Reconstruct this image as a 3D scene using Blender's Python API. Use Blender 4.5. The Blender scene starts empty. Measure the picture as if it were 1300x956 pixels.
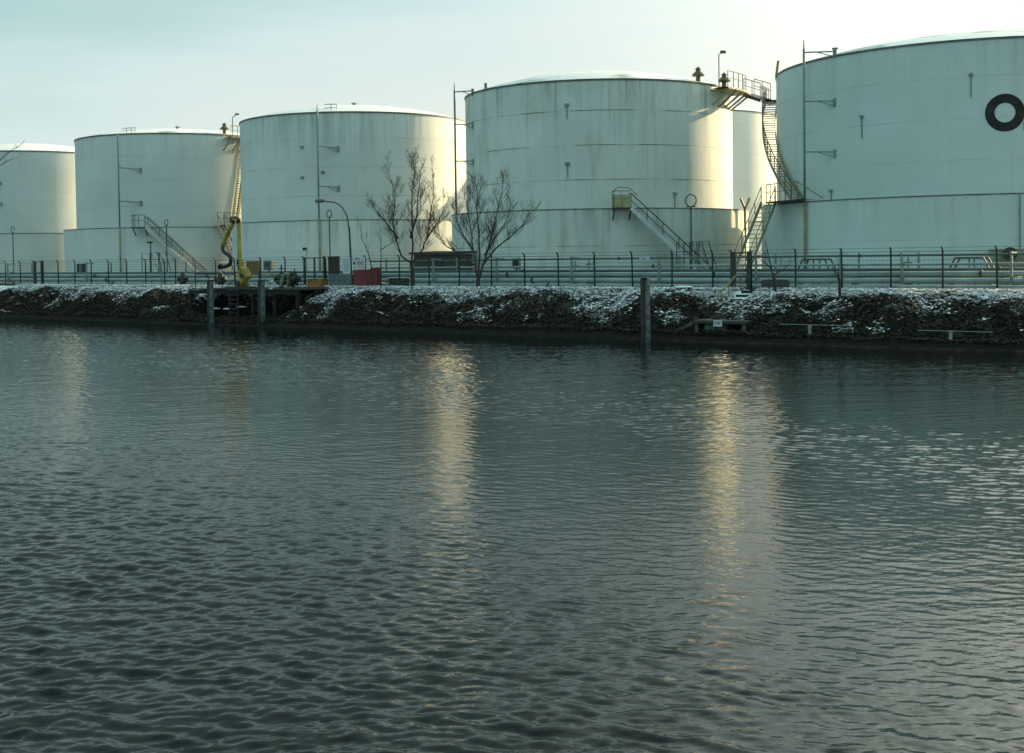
import bpy, math, random
import numpy as np
from mathutils import Vector, Matrix

random.seed(7)
rng = np.random.default_rng(11)
scene = bpy.context.scene
COL = scene.collection
PI = math.pi

# ------------------------------------------------------------------ camera model
FOC, PX, PY = 1600.0, 650.0, 377.0            # focal length and principal point in photo pixels (1300 wide)
ROLL, PITCH = 0.013, math.atan(51 / 1600.0)
EYE = Vector((0, 0, 4.2))
CF = Vector((0, math.cos(PITCH), -math.sin(PITCH)))
CU0 = Vector((0, math.sin(PITCH), math.cos(PITCH)))
CR = Vector((1, 0, 0)) * math.cos(ROLL) - CU0 * math.sin(ROLL)
CU = Vector((1, 0, 0)) * math.sin(ROLL) + CU0 * math.cos(ROLL)
cam = bpy.data.cameras.new("camera")
co = bpy.data.objects.new("camera", cam)
COL.objects.link(co)
m = Matrix((CR, CU, -CF)).transposed().to_4x4()
m.translation = EYE
co.matrix_world = m
cam.sensor_fit = 'HORIZONTAL'
cam.sensor_width = 36
cam.lens = 36 * FOC / 1300
cam.shift_x = 0
cam.shift_y = -(478 - PY) / 1300
cam.clip_end = 8000
scene.camera = co

# shore frame: x runs along the bank (rightwards in the picture), n runs inland, z up (water at 0)
ROT = math.atan2(-0.608, 0.794)
SX = Vector((math.cos(ROT), math.sin(ROT), 0))
SN = Vector((-math.sin(ROT), math.cos(ROT), 0))
GZ = 2.3                                       # height of the tank yard above the water


def W(x, n, z=0.0):
    v = SX * x + SN * n
    v.z = z
    return v


def ray(px, py):
    return CF + CR * ((px - PX) / FOC) - CU * ((py - PY) / FOC)


def at(px, py, n):
    """shore coordinates of the point at inland distance n seen at (px, py)"""
    d = ray(px, py)
    t = n / d.dot(SN)
    p = d * t
    return p.dot(SX), n, p.z + EYE.z


def ax(px, n, py=350):
    return at(px, py, n)[0]


# ------------------------------------------------------------------ helpers
class MB:
    def __init__(s):
        s.v = []
        s.f = []

    def add(s, vs, fs):
        b = len(s.v)
        s.v += [tuple(p) for p in vs]
        s.f += [tuple(i + b for i in f) for f in fs]
        return s

    def box(s, c, d, rz=0.0):
        c = Vector(c)
        R = Matrix.Rotation(rz, 3, 'Z')
        vs = []
        for sz in (-.5, .5):
            for sx, sy in ((-.5, -.5), (.5, -.5), (.5, .5), (-.5, .5)):
                vs.append(c + R @ Vector((sx * d[0], sy * d[1], sz * d[2])))
        return s.add(vs, [(3, 2, 1, 0), (4, 5, 6, 7), (0, 1, 5, 4), (1, 2, 6, 5), (2, 3, 7, 6), (3, 0, 4, 7)])

    def bbox(s, c, d, b=0.03, rz=0.0):
        """box with chamfered vertical and horizontal edges"""
        c = Vector(c)
        R = Matrix.Rotation(rz, 3, 'Z')
        hx, hy, hz = d[0] / 2, d[1] / 2, d[2] / 2

        def ringv(i, z):
            x, y, k = hx - i, hy - i, b
            return [R @ Vector(p) + c for p in ((-x + k, -y, z), (x - k, -y, z), (x, -y + k, z), (x, y - k, z), (x - k, y, z), (-x + k, y, z), (-x, y - k, z), (-x, -y + k, z))]
        vs = ringv(b, -hz) + ringv(0, -hz + b) + ringv(0, hz - b) + ringv(b, hz)
        fs = [tuple(range(7, -1, -1)), tuple(range(24, 32))]
        for r in range(3):
            for i in range(8):
                j = (i + 1) % 8
                fs.append((r * 8 + i, r * 8 + j, r * 8 + 8 + j, r * 8 + 8 + i))
        return s.add(vs, fs)

    def tube(s, pts, r, seg=8, cap=True):
        pts = [Vector(p) for p in pts]
        n = len(pts)
        rs = [r] * n if isinstance(r, (int, float)) else list(r)
        vs, fs = [], []
        up = None
        for i, p in enumerate(pts):
            t = (pts[min(i + 1, n - 1)] - pts[max(i - 1, 0)])
            if t.length < 1e-9:
                t = Vector((0, 0, 1))
            t.normalize()
            if up is None:
                up = Vector((0, 0, 1)) if abs(t.z) < .9 else Vector((1, 0, 0))
            a = t.cross(up)
            if a.length < 1e-6:
                a = t.cross(Vector((0, 1, 0)))
            a.normalize()
            up = a.cross(t)
            up.normalize()
            for k in range(seg):
                q = 2 * PI * k / seg
                vs.append(p + (a * math.cos(q) + up * math.sin(q)) * rs[i])
        for i in range(n - 1):
            for k in range(seg):
                k2 = (k + 1) % seg
                fs.append((i * seg + k, i * seg + k2, (i + 1) * seg + k2, (i + 1) * seg + k))
        if cap:
            fs.append(tuple(range(seg - 1, -1, -1)))
            fs.append(tuple((n - 1) * seg + k for k in range(seg)))
        return s.add(vs, fs)

    def bar(s, p0, p1, w, h):
        """rectangular beam from p0 to p1, w across, h high"""
        p0, p1 = Vector(p0), Vector(p1)
        t = (p1 - p0).normalized()
        a = t.cross(Vector((0, 0, 1)))
        if a.length < 1e-4:
            a = Vector((1, 0, 0))
        a.normalize()
        u = a.cross(t).normalized()
        vs = []
        for p in (p0, p1):
            for i, j in ((-1, -1), (1, -1), (1, 1), (-1, 1)):
                vs.append(p + a * (i * w / 2) + u * (j * h / 2))
        return s.add(vs, [(0, 1, 2, 3), (7, 6, 5, 4), (1, 0, 4, 5), (2, 1, 5, 6), (3, 2, 6, 7), (0, 3, 7, 4)])

    def lathe(s, prof, seg=24, c=(0, 0, 0), a0=0.0, a1=None):
        full = a1 is None
        a1 = a0 + 2 * PI if full else a1
        cols = seg if full else seg + 1
        vs, fs = [], []
        for k in range(cols):
            q = a0 + (a1 - a0) * k / seg
            for r, z in prof:
                vs.append((c[0] + r * math.cos(q), c[1] + r * math.sin(q), c[2] + z))
        m_ = len(prof)
        for k in range(seg):
            k2 = (k + 1) % cols
            for i in range(m_ - 1):
                fs.append((k * m_ + i, k2 * m_ + i, k2 * m_ + i + 1, k * m_ + i + 1))
        return s.add(vs, fs)

    def build(s, name, mat, parent=None, smooth=False, loc=None, rz=0.0):
        me = bpy.data.meshes.new(name)
        me.from_pydata(s.v, [], s.f)
        me.materials.append(mat)
        if smooth:
            me.polygons.foreach_set('use_smooth', [True] * len(me.polygons))
        me.update()
        o = bpy.data.objects.new(name, me)
        COL.objects.link(o)
        if parent is not None:
            o.parent = parent
        if loc is not None:
            o.location = loc
        o.rotation_euler = (0, 0, rz)
        return o


def tag(o, label=None, cat=None, group=None, kind=None):
    if label:
        o['label'] = label
    if cat:
        o['category'] = cat
    if group:
        o['group'] = group
    if kind:
        o['kind'] = kind
    return o


def thing(name, label, cat, loc, rz=ROT, group=None):
    o = bpy.data.objects.new(name, None)
    o.empty_display_size = .3
    COL.objects.link(o)
    o.location = loc
    o.rotation_euler = (0, 0, rz)
    return tag(o, label, cat, group)


def dup(root, loc, rz, label, group=None):
    r = root.copy()
    COL.objects.link(r)
    r.location = loc
    r.rotation_euler = (0, 0, rz)
    r['label'] = label
    if group:
        r['group'] = group
    for ch in list(root.children):
        c = ch.copy()
        COL.objects.link(c)
        c.parent = r
        for g in list(ch.children):
            d = g.copy()
            COL.objects.link(d)
            d.parent = c
    return r


def arc(c, r, a0, a1, n, plane='xz'):
    out = []
    for i in range(n + 1):
        q = a0 + (a1 - a0) * i / n
        if plane == 'xz':
            out.append((c[0] + r * math.cos(q), c[1], c[2] + r * math.sin(q)))
        elif plane == 'yz':
            out.append((c[0], c[1] + r * math.cos(q), c[2] + r * math.sin(q)))
        else:
            out.append((c[0] + r * math.cos(q), c[1] + r * math.sin(q), c[2]))
    return out


# ------------------------------------------------------------------ materials
class NT:
    def __init__(s, name):
        s.m = bpy.data.materials.new(name)
        s.m.use_nodes = True
        s.t = s.m.node_tree
        s.t.nodes.clear()
        s.out = s.n('ShaderNodeOutputMaterial')
        s.b = s.n('ShaderNodeBsdfPrincipled')
        s.l(s.b.outputs[0], s.out.inputs[0])

    def n(s, typ, **kw):
        nd = s.t.nodes.new(typ)
        for k, v in kw.items():
            setattr(nd, k, v)
        return nd

    def l(s, a, b):
        s.t.links.new(a, b)

    def val(s, sock, v):
        if hasattr(v, 'is_output') or isinstance(v, bpy.types.NodeSocket):
            s.l(v, sock)
        else:
            sock.default_value = v

    def math(s, op, a, b=0.0, clamp=False):
        nd = s.n('ShaderNodeMath', operation=op, use_clamp=clamp)
        s.val(nd.inputs[0], a)
        s.val(nd.inputs[1], b)
        return nd.outputs[0]

    def comb(s, x, y, z):
        nd = s.n('ShaderNodeCombineXYZ')
        for i, v in enumerate((x, y, z)):
            s.val(nd.inputs[i], v)
        return nd.outputs[0]

    def noise(s, vec, scale, detail=3.0, rough=.55):
        nd = s.n('ShaderNodeTexNoise')
        if vec is not None:
            s.l(vec, nd.inputs['Vector'])
        nd.inputs['Scale'].default_value = scale
        nd.inputs['Detail'].default_value = detail
        nd.inputs['Roughness'].default_value = rough
        return nd.outputs['Fac']

    def ramp(s, fac, a, b, interp='LINEAR'):
        nd = s.n('ShaderNodeMapRange', clamp=True)
        if interp != 'LINEAR':
            nd.interpolation_type = interp
        s.val(nd.inputs[0], fac)
        nd.inputs[1].default_value = a
        nd.inputs[2].default_value = b
        nd.inputs[3].default_value = 0
        nd.inputs[4].default_value = 1
        return nd.outputs[0]

    def mix(s, fac, a, b, blend='MIX'):
        nd = s.n('ShaderNodeMix', data_type='RGBA', blend_type=blend)
        s.val(nd.inputs[0], fac)
        for i, v in ((6, a), (7, b)):
            if isinstance(v, tuple):
                nd.inputs[i].default_value = (*v, 1) if len(v) == 3 else v
            else:
                s.l(v, nd.inputs[i])
        return nd.outputs[2]

    def bump(s, h, strength=.3, dist=.02):
        nd = s.n('ShaderNodeBump')
        nd.inputs['Strength'].default_value = strength
        nd.inputs['Distance'].default_value = dist
        s.l(h, nd.inputs['Height'])
        s.l(nd.outputs[0], s.b.inputs['Normal'])

    def obj(s):
        return s.n('ShaderNodeTexCoord').outputs['Object']


def pm(name, c1, c2=None, scale=3.0, rough=.6, metal=0.0, bump=.15, lo=.4, hi=.65):
    t = NT(name)
    c2 = c2 or tuple(x * .6 for x in c1)
    o = t.obj()
    nz = t.noise(o, scale, 3, .6)
    t.l(t.mix(t.ramp(nz, lo, hi), c1, c2), t.b.inputs['Base Color'])
    t.b.inputs['Roughness'].default_value = rough
    t.b.inputs['Metallic'].default_value = metal
    t.bump(nz, bump, .02)
    return t.m


def tank_mat(name, seed, R, H, seam=.5, streak=.5, rust=.0, top=5.0, course=2.3, tint=(.77, .82, .80), z0=0.0):
    t = NT(name)
    o = t.obj()
    sp = t.n('ShaderNodeSeparateXYZ')
    t.l(o, sp.inputs[0])
    x, y, z = sp.outputs
    ang = t.math('ARCTAN2', y, x)
    ar = t.math('MULTIPLY', ang, R)
    base = t.comb(ar, z, seed)
    big = t.noise(base, .22, 3, .5)
    col = t.mix(t.ramp(big, .3, .7), tint, tuple(c * .86 for c in tint))
    # plate by plate tone
    row = t.math('FLOOR', t.math('DIVIDE', z, course))
    plx = t.math('ADD', t.math('DIVIDE', ar, 6.2), t.math('MULTIPLY', row, .37))
    pid = t.comb(t.math('FLOOR', plx), row, seed)
    wn = t.n('ShaderNodeTexWhiteNoise')
    t.l(pid, wn.inputs['Vector'])
    col = t.mix(t.math('MULTIPLY', wn.outputs['Value'], .16), col, tuple(c * .72 for c in tint))
    # weathering streaks running down from the rim
    st = t.noise(t.comb(t.math('MULTIPLY', ar, 1.0), t.math('MULTIPLY', z, .07), seed + 3.3), .9, 5, .62)
    st2 = t.noise(t.comb(t.math('MULTIPLY', ar, 1.0), t.math('MULTIPLY', z, .03), seed + 9.1), 3.2, 3, .6)
    topm = t.ramp(z, H - top, H, 'SMOOTHSTEP')
    sfac = t.math('MULTIPLY', t.ramp(st, .52, .72), topm)
    sfac2 = t.math('MULTIPLY', t.ramp(st2, .56, .74), t.math('POWER', topm, 3.0))
    broad = t.math('MULTIPLY', t.ramp(st2, .5, .75), .22)
    sall = t.math('MULTIPLY', t.math('ADD', t.math('ADD', sfac, sfac2), broad), streak, clamp=True)
    col = t.mix(sall, col, (.16, .20, .16))
    # horizontal weld seams, broken up, with runs of dirt under them
    fz = t.math('FRACT', t.math('DIVIDE', z, course))
    line = t.math('LESS_THAN', fz, .026)
    below = t.math('MULTIPLY', t.ramp(fz, .78, 1.0), t.ramp(st, .48, .7))
    brk = t.ramp(t.noise(base, .5, 2), .34, .62)
    lf = t.math('MULTIPLY', t.math('MULTIPLY', line, brk), seam)
    col = t.mix(t.math('MULTIPLY', below, seam * .28), col, (.25, .28, .22))
    col = t.mix(lf, col, (.14, .17, .14))
    fx = t.math('FRACT', plx)
    vl = t.math('MULTIPLY', t.math('LESS_THAN', fx, .009), seam * .30)
    col = t.mix(vl, col, (.22, .25, .22))
    # rust
    rs = t.math('MULTIPLY', t.ramp(t.noise(t.comb(ar, t.math('MULTIPLY', z, .25), seed + 17), .55, 6, .65), .56, .74), rust)
    col = t.mix(rs, col, (.36, .25, .09))
    spk = t.math('MULTIPLY', t.ramp(t.noise(base, 2.6, 4, .7), .66, .74), .35)
    col = t.mix(spk, col, (.3, .3, .24))
    t.l(col, t.b.inputs['Base Color'])
    t.b.inputs['Roughness'].default_value = .55
    t.bump(t.math('MULTIPLY', line, -1.0), .3, .02)
    return t.m


def snow_roof_mat(name, seed, amount):
    t = NT(name)
    o = t.obj()
    mp = t.n('ShaderNodeMapping')
    mp.inputs['Location'].default_value = (seed, seed * .7, 0)
    t.l(o, mp.inputs[0])
    nz = t.noise(mp.outputs[0], .16, 5, .55)
    sp = t.n('ShaderNodeSeparateXYZ')
    t.l(o, sp.inputs[0])
    side = t.math('MULTIPLY', sp.outputs[0], .012)          # more snow left on the lee side
    f = t.ramp(t.math('ADD', nz, side), amount - .035, amount + .035)
    col = t.mix(f, (.36, .46, .46), (.86, .90, .92))
    t.l(col, t.b.inputs['Base Color'])
    t.b.inputs['Roughness'].default_value = .7
    t.bump(t.math('ADD', f, t.noise(o, 1.5, 3)), .3, .05)
    return t.m


M = {}
M['grating'] = pm('galvanised_steel', (.46, .47, .38), (.32, .31, .22), 2, .55, .0)
M['rail'] = pm('dark_railing', (.04, .055, .05), (.07, .065, .04), 3, .55)
M['stair'] = pm('pale_stair_paint', (.36, .36, .27), (.24, .22, .13), 2, .6)
M['ochre_rail'] = pm('ochre_railing', (.33, .27, .07), (.16, .12, .05), 2, .6)
M['fence'] = pm('fence_steel', (.014, .032, .03), (.028, .04, .03), 3, .5)
M['wire'] = pm('fence_wire', (.05, .085, .085), (.035, .06, .06), 3, .5)
M['pipe'] = pm('pale_pipe', (.36, .46, .46), (.24, .32, .32), .8, .45)
M['pipe_dark'] = pm('dark_pipe', (.07, .12, .13), (.05, .08, .08), .8, .45)
M['yellow'] = pm('yellow_paint', (.46, .36, .06), (.26, .21, .05), 2.5, .5)
M['black'] = pm('black_rubber', (.012, .014, .016), (.022, .022, .022), 4, .5)
M['darksteel'] = pm('dark_steel', (.02, .03, .033), (.04, .035, .025), 3, .55)
_t = NT('pile_steel')
_o = _t.obj()
_s = _t.n('ShaderNodeSeparateXYZ')
_t.l(_o, _s.inputs[0])
_n = _t.noise(_o, 2.2, 4, .65)
_c = _t.mix(_t.ramp(_n, .42, .62), (.022, .034, .040), (.055, .045, .034))
_c = _t.mix(_t.ramp(_t.math('SUBTRACT', 1.25, _t.math('ADD', _s.outputs[2], _t.math('MULTIPLY', _n, .9))), 0, .35), _c, (.016, .020, .010))
_t.l(_c, _t.b.inputs['Base Color'])
_t.b.inputs['Roughness'].default_value = .65
_t.bump(_n, .3, .02)
M['pile'] = _t.m
M['pile_light'] = pm('pile_worn_edge', (.15, .19, .20), (.03, .04, .045), 5, .6)
M['red'] = pm('red_paint', (.19, .022, .016), (.11, .016, .014), 2.5, .55)
M['locker'] = pm('grey_locker', (.10, .14, .15), (.07, .10, .11), 2, .5)
M['brown'] = pm('brown_board', (.055, .038, .026), (.035, .028, .022), 3, .8)
M['shed'] = pm('shed_brown', (.085, .06, .04), (.055, .045, .035), 1.2, .8)
M['shed_roof'] = pm('shed_roof', (.05, .035, .03), (.09, .05, .035), 2, .8)
M['ochre'] = pm('ochre_board', (.26, .16, .03), (.16, .10, .03), 2.5, .7)
M['orange'] = pm('orange_paint', (.40, .16, .025), (.22, .09, .02), 3, .65)
M['white'] = pm('white_sheet', (.62, .66, .68), (.48, .52, .54), 2, .5)
M['ink'] = pm('dark_print', (.03, .04, .06), None, 3, .6)
M['redink'] = pm('red_print', (.45, .04, .05), None, 3, .6)
M['blueink'] = pm('blue_print', (.12, .25, .42), None, 3, .6)
M['greenbox'] = pm('dark_green_cabinet', (.016, .03, .024), (.03, .04, .03), 3, .6)
M['planter'] = pm('planter_slate', (.035, .045, .05), (.05, .055, .05), 3, .7)
M['concrete'] = pm('wet_concrete', (.10, .12, .105), (.05, .06, .05), 1.4, .85)
M['deck'] = pm('jetty_timber', (.012, .011, .010), (.022, .021, .019), 2, .85)
_t = NT('rusty_sheet_pile')
_o = _t.obj()
_s = _t.n('ShaderNodeSeparateXYZ')
_t.l(_o, _s.inputs[0])
_n = _t.noise(_o, 1.1, 4, .6)
_f = _t.math('MULTIPLY', _t.ramp(_n, .40, .62), _t.ramp(_s.outputs[0], -42, -26))
_t.l(_t.mix(_f, (.016, .015, .013), (.085, .034, .018)), _t.b.inputs['Base Color'])
_t.b.inputs['Roughness'].default_value = .85
M['rustpile'] = _t.m
M['galv'] = pm('pale_post', (.30, .34, .35), (.18, .2, .2), 3, .5)
M['snow'] = pm('snow', (.93, .95, .97), (.86, .89, .92), 2.5, .8, 0, .4)
M['bark'] = pm('bark', (.050, .040, .028), (.025, .022, .018), 6, .9)
M['twig'] = pm('twig_bark', (.062, .046, .034), (.04, .032, .026), 6, .9)
M['lamp'] = pm('lamp_grey', (.16, .21, .22), (.10, .14, .14), 3, .45)
M['lamp_pole'] = pm('lamp_pole_dark', (.025, .045, .055), (.04, .05, .05), 3, .5)
M['logo_black'] = pm('logo_black', (.006, .0055, .006), (.035, .038, .036), 2.5, .6, 0, .1, .48, .75)
M['logo_red'] = pm('logo_red', (.42, .06, .06), (.3, .05, .05), 1.5, .5)
M['rim'] = pm('tank_rim', (.15, .18, .16), (.07, .08, .06), 1.2, .6)
M['vent'] = pm('roof_vent', (.16, .15, .06), (.08, .08, .05), 4, .6)
M['mast'] = pm('mast_steel', (.24, .31, .30), (.17, .21, .19), .8, .5)
M['mast_rust'] = pm('mast_rusty', (.34, .33, .22), (.28, .20, .08), 1.2, .6)

# ------------------------------------------------------------------ world, sun
SUN_AZ, SUN_EL = math.radians(56), math.radians(17)
SD = Vector((math.sin(SUN_AZ) * math.cos(SUN_EL), math.cos(SUN_AZ) * math.cos(SUN_EL), math.sin(SUN_EL)))
w = bpy.data.worlds.new("World")
scene.world = w
w.use_nodes = True
nt = w.node_tree
nt.nodes.clear()


def wn(typ, **kw):
    nd = nt.nodes.new(typ)
    for k, v in kw.items():
        setattr(nd, k, v)
    return nd


STR = 0.10
wo = wn('ShaderNodeOutputWorld')
bg = wn('ShaderNodeBackground')
bg.inputs[1].default_value = STR
sky = wn('ShaderNodeTexSky', sky_type='NISHITA')
sky.sun_disc = False
sky.sun_elevation = SUN_EL
sky.sun_rotation = SUN_AZ
sky.air_density = 1.0
sky.dust_density = 1.5
tc = wn('ShaderNodeTexCoord')
sx = wn('ShaderNodeSeparateXYZ')
nt.links.new(tc.outputs['Generated'], sx.inputs[0])


def wmath(op, a, b, clamp=False):
    nd = wn('ShaderNodeMath', operation=op, use_clamp=clamp)
    for i, v in enumerate((a, b)):
        if isinstance(v, (int, float)):
            nd.inputs[i].default_value = v
        else:
            nt.links.new(v, nd.inputs[i])
    return nd.outputs[0]


# thin high cloud: a pale veil near the horizon thinning out to teal overhead, brighter toward the sun
cr = wn('ShaderNodeValToRGB')
k = 1.0
els = [(0.0, (.93, .93, .84)), (.13, (.88, .91, .85)), (.24, (.74, .87, .87)), (.36, (.49, .70, .70)), (.52, (.25, .39, .38)), (.72, (.40, .56, .58)), (1.0, (.52, .72, .74))]
cr.color_ramp.elements[0].position = 0
cr.color_ramp.elements[0].color = (*els[0][1], 1)
cr.color_ramp.elements[1].position = 1
cr.color_ramp.elements[1].color = (*els[-1][1], 1)
for p, c in els[1:-1]:
    e = cr.color_ramp.elements.new(p)
    e.color = (*c, 1)
cl_map = wn('ShaderNodeMapping')
cl_map.inputs['Scale'].default_value = (1.0, 1.0, 7.0)
nt.links.new(tc.outputs['Generated'], cl_map.inputs[0])
cl = wn('ShaderNodeTexNoise')
cl.inputs['Scale'].default_value = 2.6
cl.inputs['Detail'].default_value = 6
cl.inputs['Roughness'].default_value = .55
nt.links.new(cl_map.outputs[0], cl.inputs['Vector'])
# sideways shift: less veil on the left, more toward the sun
dp = wn('ShaderNodeVectorMath', operation='DOT_PRODUCT')
nt.links.new(tc.outputs['Generated'], dp.inputs[0])
dp.inputs[1].default_value = (math.sin(SUN_AZ), math.cos(SUN_AZ), 0)
el = wmath('ADD', sx.outputs[2], wmath('MULTIPLY', wmath('SUBTRACT', cl.outputs['Fac'], .5), -.27))
el = wmath('ADD', el, wmath('MULTIPLY', wmath('SUBTRACT', .56, wmath('MAXIMUM', dp.outputs['Value'], .1)), .42))
nt.links.new(el, cr.inputs[0])
glow = wmath('POWER', wmath('MAXIMUM', dp.outputs['Value'], 0.0), 6.0)
mg = wn('ShaderNodeMix', data_type='RGBA', blend_type='MULTIPLY')
mg.inputs[0].default_value = 1
nt.links.new(cr.outputs[0], mg.inputs[6])
mgc = wn('ShaderNodeMix', data_type='RGBA')
nt.links.new(glow, mgc.inputs[0])
mgc.inputs[6].default_value = (.97, 1.01, 1.0, 1)
mgc.inputs[7].default_value = (1.20, 1.19, 1.05, 1)
away = wmath('MULTIPLY', wmath('SUBTRACT', .15, dp.outputs['Value']), 1.6, True)
mga = wn('ShaderNodeMix', data_type='RGBA')
nt.links.new(away, mga.inputs[0])
nt.links.new(mgc.outputs[2], mga.inputs[6])
mga.inputs[7].default_value = (.93, 1.13, 1.12, 1)
nt.links.new(mga.outputs[2], mg.inputs[7])
sc_ = wn('ShaderNodeVectorMath', operation='SCALE')
nt.links.new(mg.outputs[2], sc_.inputs[0])
sc_.inputs['Scale'].default_value = 1.0 / STR
mx = wn('ShaderNodeMix', data_type='RGBA')
mx.inputs[0].default_value = .88
nt.links.new(sky.outputs[0], mx.inputs[6])
nt.links.new(sc_.outputs[0], mx.inputs[7])
# bright haze around the low sun
dq = wn('ShaderNodeVectorMath', operation='DOT_PRODUCT')
nt.links.new(tc.outputs['Generated'], dq.inputs[0])
dq.inputs[1].default_value = tuple(SD)
au = wmath('MULTIPLY', wmath('POWER', wmath('MAXIMUM', dq.outputs['Value'], 0.0), 16.0), 4.5 / STR)
au2 = wmath('MULTIPLY', wmath('POWER', wmath('MAXIMUM', dq.outputs['Value'], 0.0), 6.0), .35 / STR)
aus = wn('ShaderNodeVectorMath', operation='SCALE')
aus.inputs[0].default_value = (1.0, .80, .46)
nt.links.new(au, aus.inputs['Scale'])
add = wn('ShaderNodeVectorMath', operation='ADD')
nt.links.new(mx.outputs[2], add.inputs[0])
nt.links.new(aus.outputs[0], add.inputs[1])
aus2 = wn('ShaderNodeVectorMath', operation='SCALE')
# unseen bright sky patch, added above right to brighten reflections in the near water
dc = wn('ShaderNodeVectorMath', operation='DOT_PRODUCT')
nt.links.new(tc.outputs['Generated'], dc.inputs[0])
dc.inputs[1].default_value = (math.sin(math.radians(30)) * math.cos(math.radians(33)), math.cos(math.radians(30)) * math.cos(math.radians(33)), math.sin(math.radians(33)))
au2 = wmath('ADD', au2, wmath('MULTIPLY', wmath('POWER', wmath('MAXIMUM', dc.outputs['Value'], 0.0), 24.0), 2.4 / STR))
aus2.inputs[0].default_value = (.90, 1.0, .88)
nt.links.new(au2, aus2.inputs['Scale'])
add2 = wn('ShaderNodeVectorMath', operation='ADD')
nt.links.new(add.outputs[0], add2.inputs[0])
nt.links.new(aus2.outputs[0], add2.inputs[1])
nt.links.new(add2.outputs[0], bg.inputs[0])
nt.links.new(bg.outputs[0], wo.inputs[0])

sl = bpy.data.lights.new("sun", 'SUN')
sl.energy = 5.0
sl.angle = math.radians(.6)
sl.color = (1.5, 1.16, .62)
so = bpy.data.objects.new("sun", sl)
COL.objects.link(so)
so.rotation_euler = (-SD).to_track_quat('-Z', 'Y').to_euler()
so.location = (60, 60, 60)
scene.view_settings.view_transform = 'Standard'
scene.view_settings.look = 'None'
scene.view_settings.exposure = 0
scene.view_settings.gamma = 1
scene.render.engine = 'CYCLES'
scene.cycles.max_bounces = 4
scene.cycles.diffuse_bounces = 2
scene.cycles.glossy_bounces = 2
scene.cycles.use_adaptive_sampling = True
scene.cycles.adaptive_threshold = .02
scene.cycles.sample_clamp_indirect = 4
scene.cycles.use_denoising = True

# ------------------------------------------------------------------ water
WT = NT('river_water')
o_ = WT.obj()
mpw = WT.n('ShaderNodeMapping')
mpw.inputs['Scale'].default_value = (1.0, 1.8, 1.0)
mpw.inputs['Rotation'].default_value = (0, 0, .2)
WT.l(o_, mpw.inputs[0])
WT.b.inputs['Base Color'].default_value = (.007, .011, .0105, 1)
WT.b.inputs['Roughness'].default_value = .04
WT.b.inputs['IOR'].default_value = 1.25
WT.bump(WT.noise(mpw.outputs[0], 9.0, 2, .55), .30, .016)


def wave_tile(N, L, k0, width, slope, seed, wind):
    g = np.random.default_rng(seed)
    kx = np.fft.fftfreq(N, L / N) * 2 * PI
    KX, KY = np.meshgrid(kx, kx, indexing='ij')
    K = np.hypot(KX, KY)
    K[0, 0] = 1e-6
    th = np.arctan2(KY, KX) - wind
    P = np.exp(-(np.log(K / k0) ** 2) / (2 * width ** 2)) * (np.cos(th) ** 4 * .9 + .10) / K ** 1.5
    P[0, 0] = 0
    hh = np.fft.ifft2(P * (g.normal(size=(N, N)) + 1j * g.normal(size=(N, N)))).real
    s0 = np.gradient(hh, L / N, axis=0)
    s1 = np.gradient(hh, L / N, axis=1)
    return hh * slope / math.sqrt((s0 ** 2 + s1 ** 2).mean())


def sample(tile, L, x, y):
    N = tile.shape[0]
    u = (x / L * N) % N
    v = (y / L * N) % N
    i = np.floor(u).astype(int) % N
    j = np.floor(v).astype(int) % N
    a = u - np.floor(u)
    b = v - np.floor(v)
    i2 = (i + 1) % N
    j2 = (j + 1) % N
    return (tile[i, j] * (1 - a) * (1 - b) + tile[i2, j] * a * (1 - b) + tile[i, j2] * (1 - a) * b + tile[i2, j2] * a * b)


WL = [(wave_tile(512, 9.7, 2 * PI / .17, .30, .085, 1, 1.68), 9.7, .0),
      (wave_tile(512, 17.3, 2 * PI / .31, .32, .092, 2, 1.40), 17.3, .31),
      (wave_tile(512, 26.9, 2 * PI / .62, .30, .034, 4, 1.75), 26.9, -.12),
      (wave_tile(512, 37.7, 2 * PI / 1.9, .40, .012, 3, 1.6), 37.7, -.22)]
gust = wave_tile(256, 90.0, 2 * PI / 22.0, .5, 1.0, 5, .6)
gust = gust / gust.std()
WNR, WNC = 1500, 1000
ys = 4.5 * (110 / 4.5) ** (np.linspace(0, 1, WNR))
tt = np.linspace(-1, 1, WNC)
Yg = np.repeat(ys[:, None], WNC, 1)
Xg = tt[None, :] * (5 + .47 * ys)[:, None] - .03 * ys[:, None]
Z = np.zeros_like(Xg)
amp = np.clip(.95 + .28 * sample(gust, 90.0, Xg, Yg), .35, 1.5)
calm = np.exp(-(((Xg - 11.5) / 6.5) ** 2 + ((Yg - 36) / 14.0) ** 2))      # wind-sheltered patch off the right-hand tank
amp = amp * (1 - .72 * calm)
for tile, L, rot_ in WL:
    c, s_ = math.cos(rot_), math.sin(rot_)
    Z += sample(tile, L, Xg * c - Yg * s_, Xg * s_ + Yg * c)
Z *= amp
nn = Xg * SN.x + Yg * SN.y
Z *= np.clip((54.5 - nn) / 8.0, .15, 1.0)
verts = np.stack([Xg, Yg, Z], -1).reshape(-1, 3).astype(np.float32)
idx = np.arange(WNR * WNC).reshape(WNR, WNC)
quads = np.stack([idx[:-1, :-1], idx[:-1, 1:], idx[1:, 1:], idx[1:, :-1]], -1).reshape(-1, 4)
keep = (nn[:-1, :-1].reshape(-1) < 55.0)
quads = quads[keep]


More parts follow.
